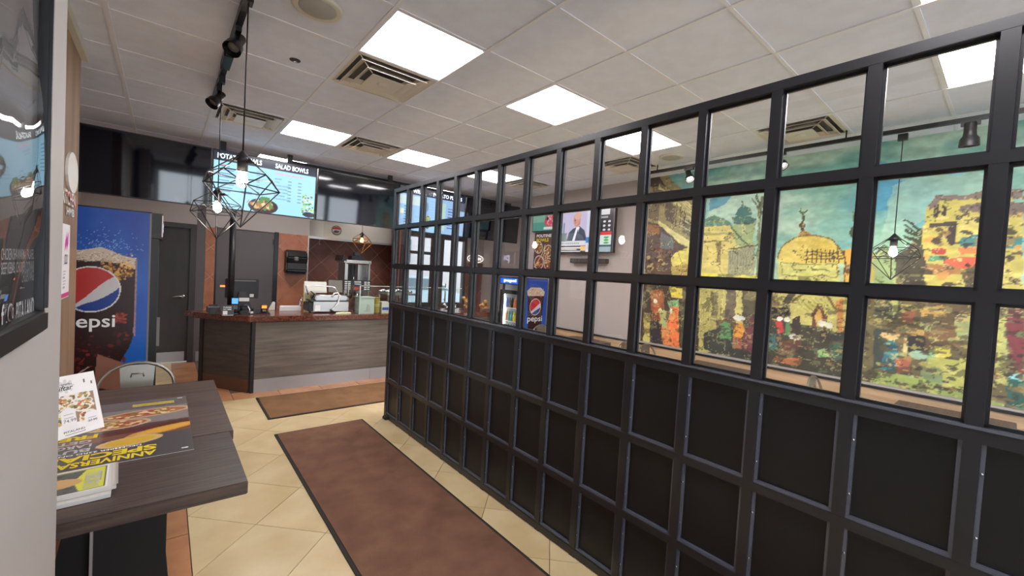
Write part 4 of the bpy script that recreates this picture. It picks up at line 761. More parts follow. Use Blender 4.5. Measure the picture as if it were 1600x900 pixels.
ov = [(4.03+.22*math.cos(a), YB-.035, 1.955+.09*math.sin(a)) for a in np.linspace(0, 2*math.pi, 28, endpoint=False)]; MB().tube(ov, .006, 6, closed=True).build('oval_tube', MATS['neon_white'], t)
text('sign_lettering', 'ORDER HERE', (3.87, YB-.03, 1.925), (1,0,0), (0,0,1), .33, .06, MATS['neon_white'], t, .01)
# ------------------------------------------------------------------ sign and notices on the brown wall
XL = -2.02
t = thing('wall_sign', 'white raised lettering reading middle east urban kitchen on the brown wall', 'sign', (XL, 1.2, 1.9))
text('sign_lettering', 'MIDDLE EAST URBAN KITCHEN', (XL+.001, .28, 1.92), (0,1,0), (0,0,1), 1.58, .09, MATS['white'], t, .01, .012)
t = thing('wall_logo', 'white rounded emblem with a red foot on the brown wall', 'sign', (XL, 1.75, 2.0))
MB().prism([(1.74+.20*math.cos(a), 2.14+.13*math.sin(a)) for a in np.linspace(0, math.pi*2, 22, endpoint=False)], 'x', XL+.001, XL+.014).build('emblem', MATS['white'], t)
MB().prism([(1.56,1.99),(1.60,2.01),(1.92,1.96),(1.90,1.93)], 'x', XL+.001, XL+.012).build('red_foot', MATS['red'], t)
text('emblem_lettering', 'HMB', (XL+.004, 1.60, 1.86), (0,1,0), (0,0,1), .28, .05, MATS['white'], t, .02)
t = thing('notice', 'white paper notice with pink bands taped to the brown wall', 'notice', (XL, 1.6, 1.35))
MB().box(XL+.001, XL+.003, 1.47, 1.75, 1.335, 1.80).build('sheet', MATS['paper'], t)
c = Canvas(.27,.455,.006,(232,228,230)); c.poly([(.10,.34),(.16,.42),(.16,.37),(.22,.42),(.22,.34),(.16,.29),(.16,.33),(.10,.29)], (196,60,160)); c.rect(0,0,.27,.03,(210,60,130))
for q in range(6): c.rect(.05,.06+.02*q,.12+.02*(q%3),.068+.02*q,(170,150,170))
c.build('print', (XL+.004, 1.475, 1.34), (0,1,0), (0,0,1), PAINT, t); text('notice_lettering', 'DD', (XL+.005, 1.56, 1.55), (0,1,0), (0,0,1), .10, .06, MATS['txt_black'], t)
# ------------------------------------------------------------------ framed poster on the near grey wall
XN = -1.78
t = thing('framed_poster', 'large dark framed menu poster behind glossy film on the near left wall', 'poster', (XN, -1.1, 1.42))
pyx = lambda px, py, X: float(atX(px, py, X)[1])
py0, py1, pz0, pz1 = -1.80, pyx(81, 260, XN+.028), 1.446, 3.0
MB().box(XN, XN+.028, py0, py1, pz0, pz0+.05).build('frame_bar', MATS['black'], t, .006); MB().box(XN, XN+.028, py0, py1, pz1-.05, pz1).build('frame_bar', MATS['black'], t, .006)
MB().box(XN, XN+.028, py1-.022, py1, pz0+.05, pz1-.05).build('frame_bar', MATS['black'], t, .006); MB().box(XN, XN+.028, py0, py0+.05, pz0+.05, pz1-.05).build('frame_bar', MATS['black'], t, .006)
pw, ph = py1-py0-.072, pz1-pz0-.1; c = Canvas(pw, ph, .006, (44,42,44), warp=.01, wscale=9)
c.poly([(.1,.95),(.35,.75),(.75,.72),(1.06,.80),(1.12,1.3),(.9,1.5),(.1,1.5)], (118,88,66)); c.poly([(.55,.62),(.80,.60),(1.0,.8),(.95,1.2),(.7,1.4),(.5,1.0)], (122,88,64)); c.mottle((150,106,74), 14, .58, 4, .8, (.4,.7,1.1,1.45)); c.mottle((70,50,42), 9, .6, 6, .8, (.2,.6,1.1,1.45))
c.ell(.80,1.25,.10,.16,(176,140,100)); c.poly([(.3,.3),(.6,.45),(.9,.42),(1.0,.62),(.7,.66),(.3,.6)], (60,58,60)); c.noise(.2, 8, 5)
c.build('print', (XN+.006, py0+.05, pz0+.05), (0,1,0), (0,0,1), PAINT, t)
PY = lambda y, z: (XN+.0065, y, z)
# writing follows the rising lines of the print
XQ = XN+.008
for s, p0, p1, yl, h in (('CHICKEN SHAWARMA, FALAFEL', (2,397), (53,399), 0, .026), ('BEEF KEBAB, CHICKEN DONAIR', (2,415), (53,417), 0, .026), ('CHICKEN WINGS', (34,428), (53,430), 0, .024)):
    a_ = atX(*p0, XQ); b_ = atX(*p1, XQ); text('poster_lettering', s, PY(a_[1], b_[2]-.012), (0,1,0), (0,0,1), float(b_[1]-a_[1]), h, MATS['txt_silver'], t, .005)
a_ = atX(25, 490, XQ); b_ = atX(53, 478, XQ); text('poster_lettering', 'PITA LAND', PY(a_[1], (a_[2]+b_[2])/2-.02), (0,1,0), (0,0,1), float(b_[1]-a_[1]), .042, MATS['txt_white'], t, .02)
a_ = atX(2, 497, XQ); b_ = atX(8, 492, XQ); text('poster_lettering', 'f .', PY(a_[1], a_[2]-.02), (0,1,0), (0,0,1), .04, .045, MATS['txt_white'], t, .02)
a_ = atX(17, 489, XQ); MB().lathe((XN+.0068, a_[1], a_[2]), [(.019,0),(.019,.001)], 24, 'x').build('round_logo', MATS['txt_silver'], t); MB().lathe((XN+.0079, a_[1], a_[2]), [(.015,0),(.015,.001)], 24, 'x').build('round_logo_centre', MATS['dark_grey'], t)
text('round_logo_lettering', 'O', (XN+.0092, a_[1]-.007, a_[2]-.012), (0,1,0), (0,0,1), .014, .024, MATS['txt_white'], t, .02)
film = Canvas(pw+.02, ph+.02, .03); rp = .010*np.sin(film.Y*9+2*np.sin(film.X*4))+.006*(fbm(film.X*5, film.Y*5, 3)-.5)*2; b = MB()
V = [(XN+.017+rp[j, i]*.6, py0+.04+film.X[j, i], pz0+.04+film.Y[j, i]) for j in range(film.nv) for i in range(film.nu)]
b.add(V, [(j*film.nu+i, j*film.nu+i+1, (j+1)*film.nu+i+1, (j+1)*film.nu+i) for j in range(film.nv-1) for i in range(film.nu-1)], True); b.build('plastic_film', G_FILM, t)
# ------------------------------------------------------------------ dining tables at the left
def table(name, lab, x0, x1, y0, y1, m='wood_dark', base=True, grp=None, th=.045):
    t = thing(name, lab, 'table', ((x0+x1)/2, (y0+y1)/2, 0), grp)
    MB().box(x0, x1, y0, y1, .75-th, .75).build('tabletop', MATS[m], t, .003)
    if base:
        cx, cy = (x0+x1)/2, (y0+y1)/2; MB().box(cx-.04, cx+.04, cy-.04, cy+.04, .03, .75-th).build('column', MATS['black'], t)
        MB().box(cx-.12, cx+.12, cy-.12, cy+.12, 0, .03).build('base', MATS['black'], t)
    return t
t = table('dining_table', 'dark wood dining table nearest the camera, papers on top', -1.985, -1.255, -.29, .335, 'wood_dark_x', False, th=.052)
MB().box(-1.75, -1.50, .25, .30, .03, .698).build('leg_panel', MATS['black_matte'], t); MB().box(-1.755, -1.745, .235, .25, .03, .698).build('leg_edge_strip', MATS['steel_kick'], t)
MB().prism([(-1.93,.03),(-1.47,.03),(-1.485,.05),(-1.54,.698),(-1.80,.698),(-1.91,.05)], 'y', .30, .33).build('leg_panel', MATS['black_matte'], t)
for a in (-1.90, -1.50): MB().cyl((a, .315, 0), (a, .315, .03), .018).build('glide', MATS['rubber'], t)
t = table('dining_table', 'dark wood dining table further back, corner of the flyer on it', -1.985, -1.238, .338, 1.49, 'wood_dark', True, th=.05)
def chair(x, y, ang, lab, mt='gunmetal'):
    """metal cafe chair; back at local +y"""
    t = bpy.data.objects.new('metal_chair', None); COL.objects.link(t); BASE[t.name] = Vector((0,0,0)); tag(t, lab, 'chair', 'metal cafe chairs'); t.empty_display_size = .1
    s = MB().prism([(-.16,-.18),(.16,-.18),(.19,-.14),(.18,.16),(-.18,.16),(-.19,-.14)], 'z', .43, .452).build('seat', MATS[mt], t, .006)
    path = [(-.17,.17,.44)]+[(-.205*math.cos(a)*(1 if True else 1), .185+.035*math.sin(a), .70+.165*math.sin(a)) for a in np.linspace(0, math.pi, 13)]+[(.17,.17,.44)]
    MB().tube(path, .011, 8).build('back_hoop', MATS[mt], t)
    sp = MB().add([(-.075,.165,.45),(.075,.165,.45),(.095,.215,.850),(-.095,.215,.850),(-.075,.173,.45),(.075,.173,.45),(.095,.223,.850),(-.095,.223,.850)], [(0,1,2,3),(7,6,5,4),(0,4,5,1),(1,5,6,2),(2,6,7,3),(3,7,4,0)]).build('splat', MATS[mt], t)
    BASE[sp.name] = Vector((0,0,0)); MB().tube([(-.035,.206,.765),(-.03,.204,.79),(.03,.204,.79),(.035,.206,.765)], .005, 6).build('stamped_handle', MATS[mt], sp)
    for p, q in ((-1,-1),(1,-1),(1,1),(-1,1)):
        MB().prism([(-.014,-.014),(.014,-.014),(.014,.014),(-.014,.014)], 'z', 0, .01)
        MB().tube([(p*.155,q*.145,.435),(p*.20,q*.205,0)], [.020,.012], 6).build('leg', MATS[mt], t)
    MB().tube([(-.18,.175,.2),(.18,-.175,.2)], .006, 6).tube([(.18,.175,.2),(-.18,-.175,.2)], .006, 6).build('cross_brace', MATS[mt], t)
    t.location = (x, y, 0); t.rotation_euler.z = ang; return t
ch = chair(-1.665, 1.52, 0, 'grey metal cafe chair at the back of the left tables, before the cooler')
for x, y, a, lab in ((3.10, 2.36, 0, 'metal cafe chair beyond the divider, furthest, under the television'), (3.08, 1.18, math.pi, 'metal cafe chair beyond the divider, left of the mural edge'),
    (3.10, .48, 0, 'metal cafe chair beyond the divider, at the mural left edge'), (3.10, -1.28, 0, 'metal cafe chair beyond the divider, at the right under the mural')):
    c_ = copy_tree(ch); c_.location = (x, y, 0); c_.rotation_euler.z = a; c_['label'] = lab
for yy, lab in ((1.78, 'dining table beyond the divider, under the television'), (-.15, 'dining table beyond the divider, under the left of the mural'), (-1.95, 'dining table beyond the divider, furthest to the right under the mural')):
    table('dining_table', 'dark wood '+lab, 2.82, 3.42, yy-.33, yy+.33, 'wood_dark', True, 'tables along the right wall')
# ------------------------------------------------------------------ papers on the near tables
ZT = .7505
def sheet_frame(p00, p10, p01):   # lower-left, lower-right, upper-left in plan
    a, b, c = (np.array(p[:2]) for p in (p00, p10, p01)); U = b-a; V = c-a; w_, h_ = np.linalg.norm(U), np.linalg.norm(V); U = U/w_; V = V/h_
    return np.array([*a, 0]), np.array([*U, 0]), np.array([*V, 0]), w_, h_
# big flyer, printed upside down towards the camera
fA = np.array([-1.413,.164]); fB = np.array([-1.409,1.125]); 
t = thing('promo_flyer', 'large glossy pizza special flyer lying upside down across both tables', 'flyer', (-1.41, .6, ZT))
FW, FH = .54, .80   # x extent, y extent
x0f, y0f = -1.95, .165; b = MB().box(x0f, -1.41, y0f, y0f+.95, ZT, ZT+.0015).build('sheet', MATS['paper'], t)
c = Canvas(.54, .95, .005, (84,78,78), warp=.003, wscale=30)
# canvas x -> +x, y -> +y (away from the camera)
c.rect(0, .0, .54, .30, (80,74,76)); c.rect(0,.30,.54,.42,(120,76,56)); c.rect(0,.42,.54,.50,(84,70,66)); c.rect(0,.50,.54,.78,(140,130,126)); c.rect(0,.78,.54,.95,(110,102,102))
c.poly([(.20,.36),(.54,.40),(.54,.48),(.30,.44),(.15,.41)], (96,46,30))
def pizza(cx, cy, rx, ry, rot, seed):
    g = np.random.default_rng(seed); c.ell(cx, cy, rx, ry, (206,176,136), rot=rot); c.ell(cx, cy, rx*.86, ry*.8, (176,110,70), rot=rot)
    for q in range(60):
        a = g.uniform(0,6.28); d = g.uniform(0,.78); ex, ey = rx*d*math.cos(a), ry*d*math.sin(a); c.ell(cx+ex*math.cos(rot)-ey*math.sin(rot), cy+ex*math.sin(rot)+ey*math.cos(rot), .012, .012, [(226,196,120),(170,60,40),(120,110,50),(230,206,160)][q%4])
pizza(.36, .68, .20, .07, .12, 1); pizza(.24, .53, .14, .075, .1, 2); 
c.ell(.43,.36,.15,.045,(206,150,70), rot=.35); c.ell(.43,.36,.11,.03,(222,170,60), rot=.35); c.ell(.31,.25,.12,.06,(214,180,120), rot=.15); c.ell(.31,.25,.09,.042,(216,176,50), rot=.15)
c.build('print', (x0f, y0f, ZT+.0018), (1,0,0), (0,1,0), PAINT_G, t)
FT = lambda x, y: (x, y, ZT+.0022)
# letters face away from the camera: their right is -x, their up is -y
for s, xr, yt, wd_, ht_, m_, bd in (('ANNIVERSARY', -1.545, .246, .385, .058, 'txt_yellow', .03), ('SPECIAL', -1.545, .322, .365, .066, 'txt_yellow', .04), ('DECEMBER 23RD ONLY', -1.60, .350, .30, .018, 'txt_white', .02), ('BUY 1', -1.775, .408, .15, .045, 'txt_silver', .03), ('LARGE', -1.775, .465, .14, .042, 'txt_silver', .03), ('GET 1', -1.78, .522, .13, .042, 'txt_silver', .03), ('FREE', -1.765, .595, .17, .058, 'txt_yellow', .04)):
    text('flyer_lettering', s.replace(' 1', '1'), FT(xr, yt-0), (-1,0,0), (0,-1,0), wd_, ht_, MATS[m_], t, bd, .0004)
for q in range(2): MB().box(-1.66, -1.47, 1.00+.028*q, 1.012+.028*q, ZT+.002, ZT+.0024).build('small_print', MATS['txt_yellow'], t)
for yy in (.20, 1.08): MB().box(-1.455, -1.43, yy, yy+.012, ZT+.002, ZT+.0024).build('small_print', MATS['white'], t)
# folded ramadan menu standing up
bA = np.array([-1.752,.694,.7525]); P_ = lambda x, y: atX(x, y, -1.8)
tl_, tr_, br_ = atZ(90,588,.98), None, None
t = thing('tent_card', 'white folded iftar menu card with pictures of food, propped on the flyer', 'menu card', (-1.82, .75, ZT))
q0 = np.array([-1.928, .543, ZT+.004]); q1 = np.array([-1.752, .690, ZT+.004]); U = (q1-q0)/np.linalg.norm(q1-q0); wd_ = np.linalg.norm(q1-q0); V = np.array([-.075, .315, .240]); V /= np.linalg.norm(V); hh = .385
N_ = np.cross(U, V); N_ /= np.linalg.norm(N_); MB().obox(q0+U*wd_/2+V*hh/2-N_*.002, U*wd_/2, V*hh/2, N_*.0015).build('card', MATS['paper'], t)
c = Canvas(wd_, hh, .0035, (232,230,228), warp=.001, wscale=60); g = np.random.default_rng(4); c.rect(0, .075, wd_-.02, .25, (150,120,96))
for q in range(20):
    a, b_ = g.uniform(0, wd_-.05), g.uniform(.085,.24); c.ell(a, b_, .036, .024, (226,220,210))
    for r_ in range(12): c.ell(a+g.uniform(-.024,.024), b_+g.uniform(-.014,.014), .008, .007, [(200,110,50),(120,70,40),(190,160,80),(110,120,60)][r_%4])
for a, h_ in ((wd_-.138,.165),(wd_-.045,.115),(wd_-.215,.12)): c.rect(a-.030, .03, a+.030, h_-.02, (228,226,226)); c.ell(a, h_-.02, .030, .026, (228,226,226)); c.rect(a-.018,h_-.035,a+.018,h_-.031,(150,150,150)); c.rect(a-.02,h_-.055,a+.02,h_-.051,(150,150,150))
for k_ in range(8): a = k_*math.pi/4; c.line([(wd_-.132, .315),(wd_-.132+.030*math.cos(a), .315+.040*math.sin(a))], .014, (205,205,205))
c.rect(wd_-.055,.315,wd_-.047,.34,(90,90,90)); c.rect(wd_-.022,.30,wd_-.016,.32,(90,90,90)); c.rect(wd_-.16,.012,wd_-.08,.017,(120,120,120))
c.build('print', q0+N_*.0004, U, V, PAINT, t)
TX = lambda a, b_: q0+U*a+V*b_+N_*.0006
text('card_lettering', 'ramadan', TX(wd_-.155,.322), U, V, .05, .014, MATS['txt_black'], t, .01, .0003); text('card_lettering', 'iftar', TX(wd_-.162,.288), U, V, .06, .032, MATS['txt_black'], t, .01, .0003, .3)
text('card_lettering', '74.99', TX(wd_-.160,.085), U, V, .05, .018, MATS['txt_black'], t, 0, .0003); text('card_lettering', '37.99', TX(wd_-.062,.055), U, V, .038, .015, MATS['txt_black'], t, 0, .0003); text('card_lettering', 'PITALAND', TX(wd_-.165,.024), U, V, .085, .012, MATS['txt_black'], t, .01, .0003)
tp_ = q0+U*wd_/2+V*hh; bt_ = np.array([tp_[0], tp_[1]+.10, ZT+.002]); MB().obox((tp_+bt_)/2, U*wd_/2, (tp_-bt_)/2, np.array([.0008,.001,0])).build('card_back', MATS['paper'], t)
# newspapers
def pile(pts, z0, z1, m, name, lab, group=None):
    o = MB().prism(pts, 'z', z0, z1).build(name, MATS[m], None, .001); return tag(o, lab, 'newspaper', group)
pile([(-1.99,-.185),(-1.668,-.165),(-1.672,.0),(-1.99,.02)], .751, .766, 'newsprint', 'newspaper', 'lower folded newspaper of the small stack at the table front', 'newspapers on the near table')
t = thing('newspaper', 'top newspaper with yellow front page and curled corner', 'newspaper', (-1.8, -.05, .767), 'newspapers on the near table')
pts = [(-1.99,-.165),(-1.655,-.135),(-1.668,.105),(-1.99,.075)]; MB().prism(pts, 'z', .767, .779).build('pages', MATS['newsprint'], t, .001)
c = Canvas(.31, .215, .004, (232,231,226)); c.rect(0,.006,.302,.208,(40,40,42)); c.rect(.006,.010,.298,.204,(212,214,70)); c.poly([(.0,.012),(.235,.012),(.215,.10),(.245,.200),(.0,.200)], (92,98,94)); c.mottle((70,74,72), 40, .5, 3, .8, (0,.02,.22,.19)); c.ell(.155,.105,.085,.045,(206,166,110), rot=-.05); c.ell(.02,.11,.05,.03,(190,148,96)); c.ell(.004,.105,.012,.014,(70,50,36)); c.rect(.288,.07,.292,.16,(150,160,170))
c.build('front_page', (-1.99,-.150,.7795), (.9965,.084,0), (-.04,.999,0), PAINT, t)
text('masthead_lettering', 'TORONTO', (-1.752,.040,.780), (0.02,-1,0), (1,.03,0), .150, .045, MATS['txt_silver'], t, .02, .0004)
b = MB(); g = []
for i in range(7):
    s_ = i/6; g += [(-1.668+.018*s_, -.13, .7800+.004*s_*s_), (-1.680+.018*s_, .10-.03*s_*s_, .7800+.010*s_*s_)]
b.add(g, [(2*i, 2*i+2, 2*i+3, 2*i+1) for i in range(6)], True); b.build('curled_page', MATS['newsprint'], t)
# ------------------------------------------------------------------ things on the counter
def obj1(name, mb, m, lab, cat, group=None, bev=.003): return tag(mb.build(name, MATS[m], None, bev), lab, cat, group)
# till monitor seen from behind
t = thing('till_monitor', 'black till monitor seen from behind on the counter, left end', 'monitor', (-.745, 4.2, CT))
MB().box(-.935, -.565, 4.19, 4.23, 1.135, 1.385).build('screen_back', MATS['black'], t, .008); MB().box(-.90, -.60, 4.182, 4.19, 1.355, 1.368).build('vent_strip', MATS['grey'], t)
MB().prism([(-.79,1.22),(-.71,1.22),(-.64,.99),(-.83,.99)], 'y', 4.12, 4.19).build('stand', MATS['dark_grey'], t, .006); MB().prism([(-.86,.0),(-.62,.0),(-.60,0.02),(-.88,.02)], 'z', CT, CT+.001)
MB().box(-.84, -.60, 4.08, 4.25, CT, CT+.04).build('stand_base', MATS['black'], t, .01); MB().box(-.79, -.68, 4.108, 4.12, 1.10, 1.145).build('sticker', MATS['white'], t); MB().box(-.665, -.62, 4.184, 4.19, 1.15, 1.19).build('label_plate', MATS['off_white'], t)
MB().box(-.985, -.93, 4.20, 4.215, 1.275, 1.295).build('indicator_lamp', MATS['led_orange'], t)
# receipt printer
t = thing('receipt_printer', 'black rounded receipt printer at the left end of the counter', 'printer', (-1.06, 4.0, CT))
MB().box(-1.13, -1.0, 3.93, 4.08, CT, CT+.11).build('body', MATS['black'], t, .025); MB().box(-1.12, -1.01, 3.925, 3.94, CT+.085, CT+.095).build('paper_slot', MATS['grey'], t, .001)
t = thing('card_holder', 'small grey sign with white lettering in front of the printer', 'counter sign', (-1.0, 3.86, CT))
MB().obox((-.935,3.82,CT+.062), (.062,0,0), (0,.004,0), (0,.012,.06)).build('plate', MATS['dark_grey'], t); MB().box(-.99, -.88, 3.795, 3.855, CT, CT+.006).build('base', MATS['clear_plastic'], t)
text('sign_lettering', 'PLEASE', (-.98,3.812,CT+.09), (1,0,0), (0,0,1), .08, .015, MATS['txt_white'], t, .02); text('sign_lettering', 'PAY HERE', (-.98,3.810,CT+.065), (1,0,0), (0,0,1), .08, .015, MATS['txt_white'], t, .02); MB().box(-.985, -.94, 3.800, 3.8035, CT+.012, CT+.055).build('white_square', MATS['white'], t)
t = thing('payment_terminal', 'payment terminal with lit blue screen leaning before the pole', 'card terminal', (-.85, 3.9, CT))
MB().cyl((-.86,3.92,CT), (-.86,3.92,CT+.012), .05).build('foot', MATS['black'], t); MB().cyl((-.86,3.92,CT+.012), (-.86,3.91,CT+.10), .014).build('stem', MATS['black'], t)
MB().obox((-.86,3.885,CT+.13), (.038,0,0), (0,.012,.004), (0,-.01,.075)).build('body', MATS['black'], t, .004); MB().obox((-.86,3.8655,CT+.168), (.032,0,0), (0,.001,0), (0,-.0045,.034)).build('screen', MATS['lcd_blue'], t)
for a in range(3):
    for b_ in range(3): MB().box(-.887+.02*a, -.873+.02*a, 3.866, 3.878, CT+.068+.018*b_, CT+.080+.018*b_).build('key', MATS['grey'], t)
t = thing('desk_phone', 'black desk phone with white curled cord beside the terminal', 'phone', (-.74, 3.95, CT))
MB().box(-.80, -.66, 3.90, 4.06, CT, CT+.045).build('body', MATS['black'], t, .01); MB().tube([(-.78,3.93,CT+.05),(-.79,3.93,CT+.09),(-.74,3.93,CT+.11),(-.70,3.93,CT+.09),(-.70,3.93,CT+.05)], .016, 8).build('handset', MATS['black'], t); MB().tube([(-.72,3.89,CT+.10),(-.70,3.885,CT+.06),(-.705,3.885,CT+.02)], .006, 6).build('cord', MATS['white'], t)
MB().box(-.69, -.66+.0, 3.893, 3.90, CT+.01, CT+.035).build('sticker', MATS['white'], t)
obj1('cash_box', MB().box(-.655, -.58, 3.93, 4.03, CT, CT+.06), 'dark_grey', 'small dark box with white sticker between phone and card reader', 'box')
t = thing('card_reader', 'small card reader with a glowing orange screen', 'card reader', (-.52, 3.95, CT))
MB().obox((-.535,3.95,CT+.06), (.035,0,0), (0,.018,.006), (0,-.012,.055)).build('body', MATS['black'], t, .005); MB().obox((-.535,3.9235,CT+.088), (.028,0,0), (0,.001,0), (0,-.003,.018)).build('screen', MATS['led_orange'], t); MB().box(-.60, -.47, 3.91, 4.02, CT, CT+.01).build('base', MATS['black'], t)
MB().box(-.555, -.515, 3.921, 3.934, CT+.03, CT+.055).build('keypad', MATS['grey'], t)
t = thing('serving_tray', 'shallow white tray at the back of the counter beneath the tap', 'tray', (-.0, 4.2, CT))
tb = MB().prism([(-.30,4.25),(-.03,4.25),(-.03,4.40),(-.26,4.40)], 'z', CT+.0, CT+.012); tb.obox((-.165,4.246,CT+.03), (.135,0,0), (0,.004,0), (0,-.006,.03)).obox((-.03,4.325,CT+.03), (.004,0,0), (0,.075,0), (0,0,.03)).obox((-.28,4.325,CT+.03), (.004,0,0), (0.015,.075,0), (0,0,.03)).obox((-.145,4.40,CT+.03), (.115,0,0), (0,.004,0), (0,0,.03)); tb.build('tray_body', MATS['white'], t)
t = thing('small_tap', 'small chrome tap standing behind the white tray', 'tap', (.03, 4.44, CT))
MB().cyl((.0,4.437,CT), (.0,4.437,CT+.13), .016).build('body', MATS['chrome'], t); MB().tube([(.0,4.437,CT+.11),(.0,4.40,CT+.16),(.0,4.36,CT+.12)], .009).build('spout', MATS['chrome'], t); MB().tube([(.0,4.44,CT+.13),(.03,4.44,CT+.17)], .008).build('lever', MATS['chrome'], t)
obj1('white_wedge', MB().prism([(-.41,CT),(-.33,CT),(-.33,CT+.11),(-.36,CT+.115)], 'y', 4.38, 4.42), 'off_white', 'small white wedge shaped holder beside the grey door', 'holder')
t = thing('cutting_board', 'cream plastic board leaning behind the steel grill', 'cutting board', (.12, 4.40, CT))
MB().obox((.12,4.40,CT+.19), (.085,0,0), (0,.008,0), (0,.02,.19)).build('board', MATS['cream'], t, .008)
# contact grill
gx0, gx1, gy0, gy1 = .055, .53, 3.93, 4.25
t = thing('contact_grill', 'stainless contact grill with raised lids and white hose on the counter', 'grill', (.29, 4.1, CT))
MB().box(gx0, gx1, gy0, gy1, CT+.02, CT+.155).build('body', MATS['steel'], t, .006); MB().box(gx0-.06, gx0, gy0+.02, gy1-.02, CT+.02, CT+.14).build('end_housing', MATS['black'], t, .008)
for a in (gx0+.03, gx1-.03):
    for b_ in (gy0+.03, gy1-.03): MB().cyl((a,b_,CT), (a,b_,CT+.02), .015).build('foot', MATS['rubber'], t)
MB().box(gx0-.03, gx1+.01, gy0+.01, gy1-.02, CT+.155, CT+.175).build('hot_plate', MATS['dark_grey'], t, .004); MB().box(gx0+.02, gx1-.02, gy0+.0, gy1-.05, CT+.175, CT+.24).build('lid', MATS['steel'], t, .012)
MB().cyl((gx0-.03,gy0+.05,CT+.235), (gx1+.03,gy0+.05,CT+.235), .014).build('front_bar', MATS['steel'], t)
MB().tube([(gx0-.02,gy1-.1,CT+.24),(gx0-.06,gy1-.12,CT+.36),(gx0+.0,gy1-.1,CT+.37),(gx1-.18,gy1-.1,CT+.36),(gx1-.13,gy1-.1,CT+.34),(gx1-.07,gy1-.1,CT+.26)], .010).build('lid_handle', MATS['chrome'], t)
MB().obox((gx0+.10,gy1+.0,CT+.34), (.15,0,0), (0,.01,.0), (0,.02,.08)).build('raised_lid', MATS['off_white'], t, .004); MB().obox((gx1-.10,gy1+.0,CT+.36), (.10,0,0), (0,.01,.0), (0,.02,.09)).build('raised_lid', MATS['vent_dark'], t, .004)
MB().tube([(gx0+.24,gy0-.012,CT+.22),(gx0+.26,gy0-.014,CT+.275),(gx0+.31,gy0-.014,CT+.285),(gx0+.34,gy0-.014,CT+.24),(gx0+.32,gy0-.014,CT+.14),(gx0+.26,gy0-.014,CT+.06),(gx0+.22,gy0-.014,CT+.03)], .011).build('hose', MATS['white'], t); MB().tube([(gx0+.22,gy0-.014,CT+.045),(gx0+.27,gy0-.03,CT+.012)], .012).build('plug', MATS['black'], t)
for a in (gx0-.01, gx1+.03): MB().tube([(a,gy0+.05,CT+.2),(a+.02,gy0+.02,CT+.26),(a-.03,gy0,CT+.30)], .008).build('hinge_arm', MATS['black'], t)
MB().box(gx0+.02, gx0+.09, gy0-.002, gy0, CT+.03, CT+.11).build('sticker', MATS['paper'], t)
obj1('napkins', MB().prism([(.30,3.76),(.52,3.78),(.54,3.88),(.34,3.87)], 'z', CT, CT+.012).prism([(.34,3.78),(.50,3.80),(.48,3.87),(.36,3.86)], 'z', CT+.012, CT+.018), 'cream', 'flat folded napkins on the counter before the grill', 'napkins')
# sneeze guard
t = thing('sneeze_guard', 'low clear glass guard standing on the counter right of the grill', 'glass guard', (.6, 3.75, CT))
MB().box(.60, 2.3, 3.70, 3.708, CT, CT+.40).build('front_glass', G_CLEAR, t); MB().box(.60, .608, 3.708, 4.20, CT, CT+.40).build('side_glass', G_CLEAR, t); MB().box(.60, 2.3, 3.70, 3.71, CT+.40, CT+.408).build('glass_edge', MATS['clear_plastic'], t)
MB().box(.60,.612,3.70,3.712,CT,CT+.40).box(.60,.612,4.19,4.20,CT,CT+.40).build('edge_strip', MATS['clear_plastic'], t)
t = thing('plastic_bin', 'frosted plastic bin full of clear bags behind the glass guard', 'bin', (.70, 3.85, CT))
tb = MB(); 
for a, b_, c1, c2 in ((.625,.630,3.76,3.95),(.835,.840,3.76,3.95),(.630,.835,3.76,3.765),(.630,.835,3.945,3.95)): tb.box(a, b_, c1, c2, CT, CT+.23)
tb.box(.63,.835,3.765,3.945,CT,CT+.004); tb.build('bin_body', MATS['clear_plastic'], t); MB().box(.615,.85,3.75,3.96,CT+.225,CT+.240).build('rim', MATS['clear_plastic'], t, .003)
MB().prism([(.68,CT+.03),(.78,CT+.03),(.77,CT+.12),(.74,CT+.14),(.72,CT+.05)], 'y', 3.757, 3.7595).build('embossed_mark', MATS['grille'], t)
for k, (a, b_) in enumerate(((.89,3.80),)):
    for q in range(7):
        tag(MB().lathe((a, b_, CT+.034*q), [(.036,0),(.048,.030),(.052,.033)], 16).build('sauce_cup', MATS['yellow' if q != 3 else 'cream'], None), '%s cup, %s from the bottom of the stack behind the glass guard' % ('yellow plastic' if q != 3 else 'cream plastic', ['first','second','third','fourth','fifth','sixth','seventh'][q]), 'cup', 'cups stacked behind the glass guard')
t = thing('foil_dispenser', 'blue and white boxed wrap dispenser behind the glass guard', 'box', (1.0, 3.82, CT))
MB().box(.955, 1.07, 3.76, 3.88, CT, CT+.17).build('box_body', MATS['off_white'], t, .004); MB().box(.965, 1.06, 3.757, 3.76, CT+.05, CT+.09).build('blue_band', MATS['blue'], t)
t = thing('food_warmer', 'glass sided steel food warmer with crumpled foil on top', 'food warmer', (1.25, 3.95, CT))
MB().box(1.10, 1.60, 3.90, 4.25, CT, CT+.06).build('base', MATS['steel'], t, .004); MB().box(1.10, 1.60, 3.90, 4.25, CT+.26, CT+.29).build('top', MATS['steel'], t, .004)
for a in (1.11, 1.59):
    for b_ in (3.91, 4.24): MB().box(a-.008, a+.008, b_-.008, b_+.008, CT+.06, CT+.26).build('corner_post', MATS['chrome'], t)
MB().box(1.12, 1.58, 3.905, 3.91, CT+.06, CT+.26).build('pane', G_CLEAR, t)
b = MB(); g = np.random.default_rng(12)
for q in range(22): b.ball((g.uniform(1.06,1.56), g.uniform(3.95,4.2), CT+.31+g.uniform(0,.015)), g.uniform(.03,.06), g.uniform(.03,.05), .02, 7)
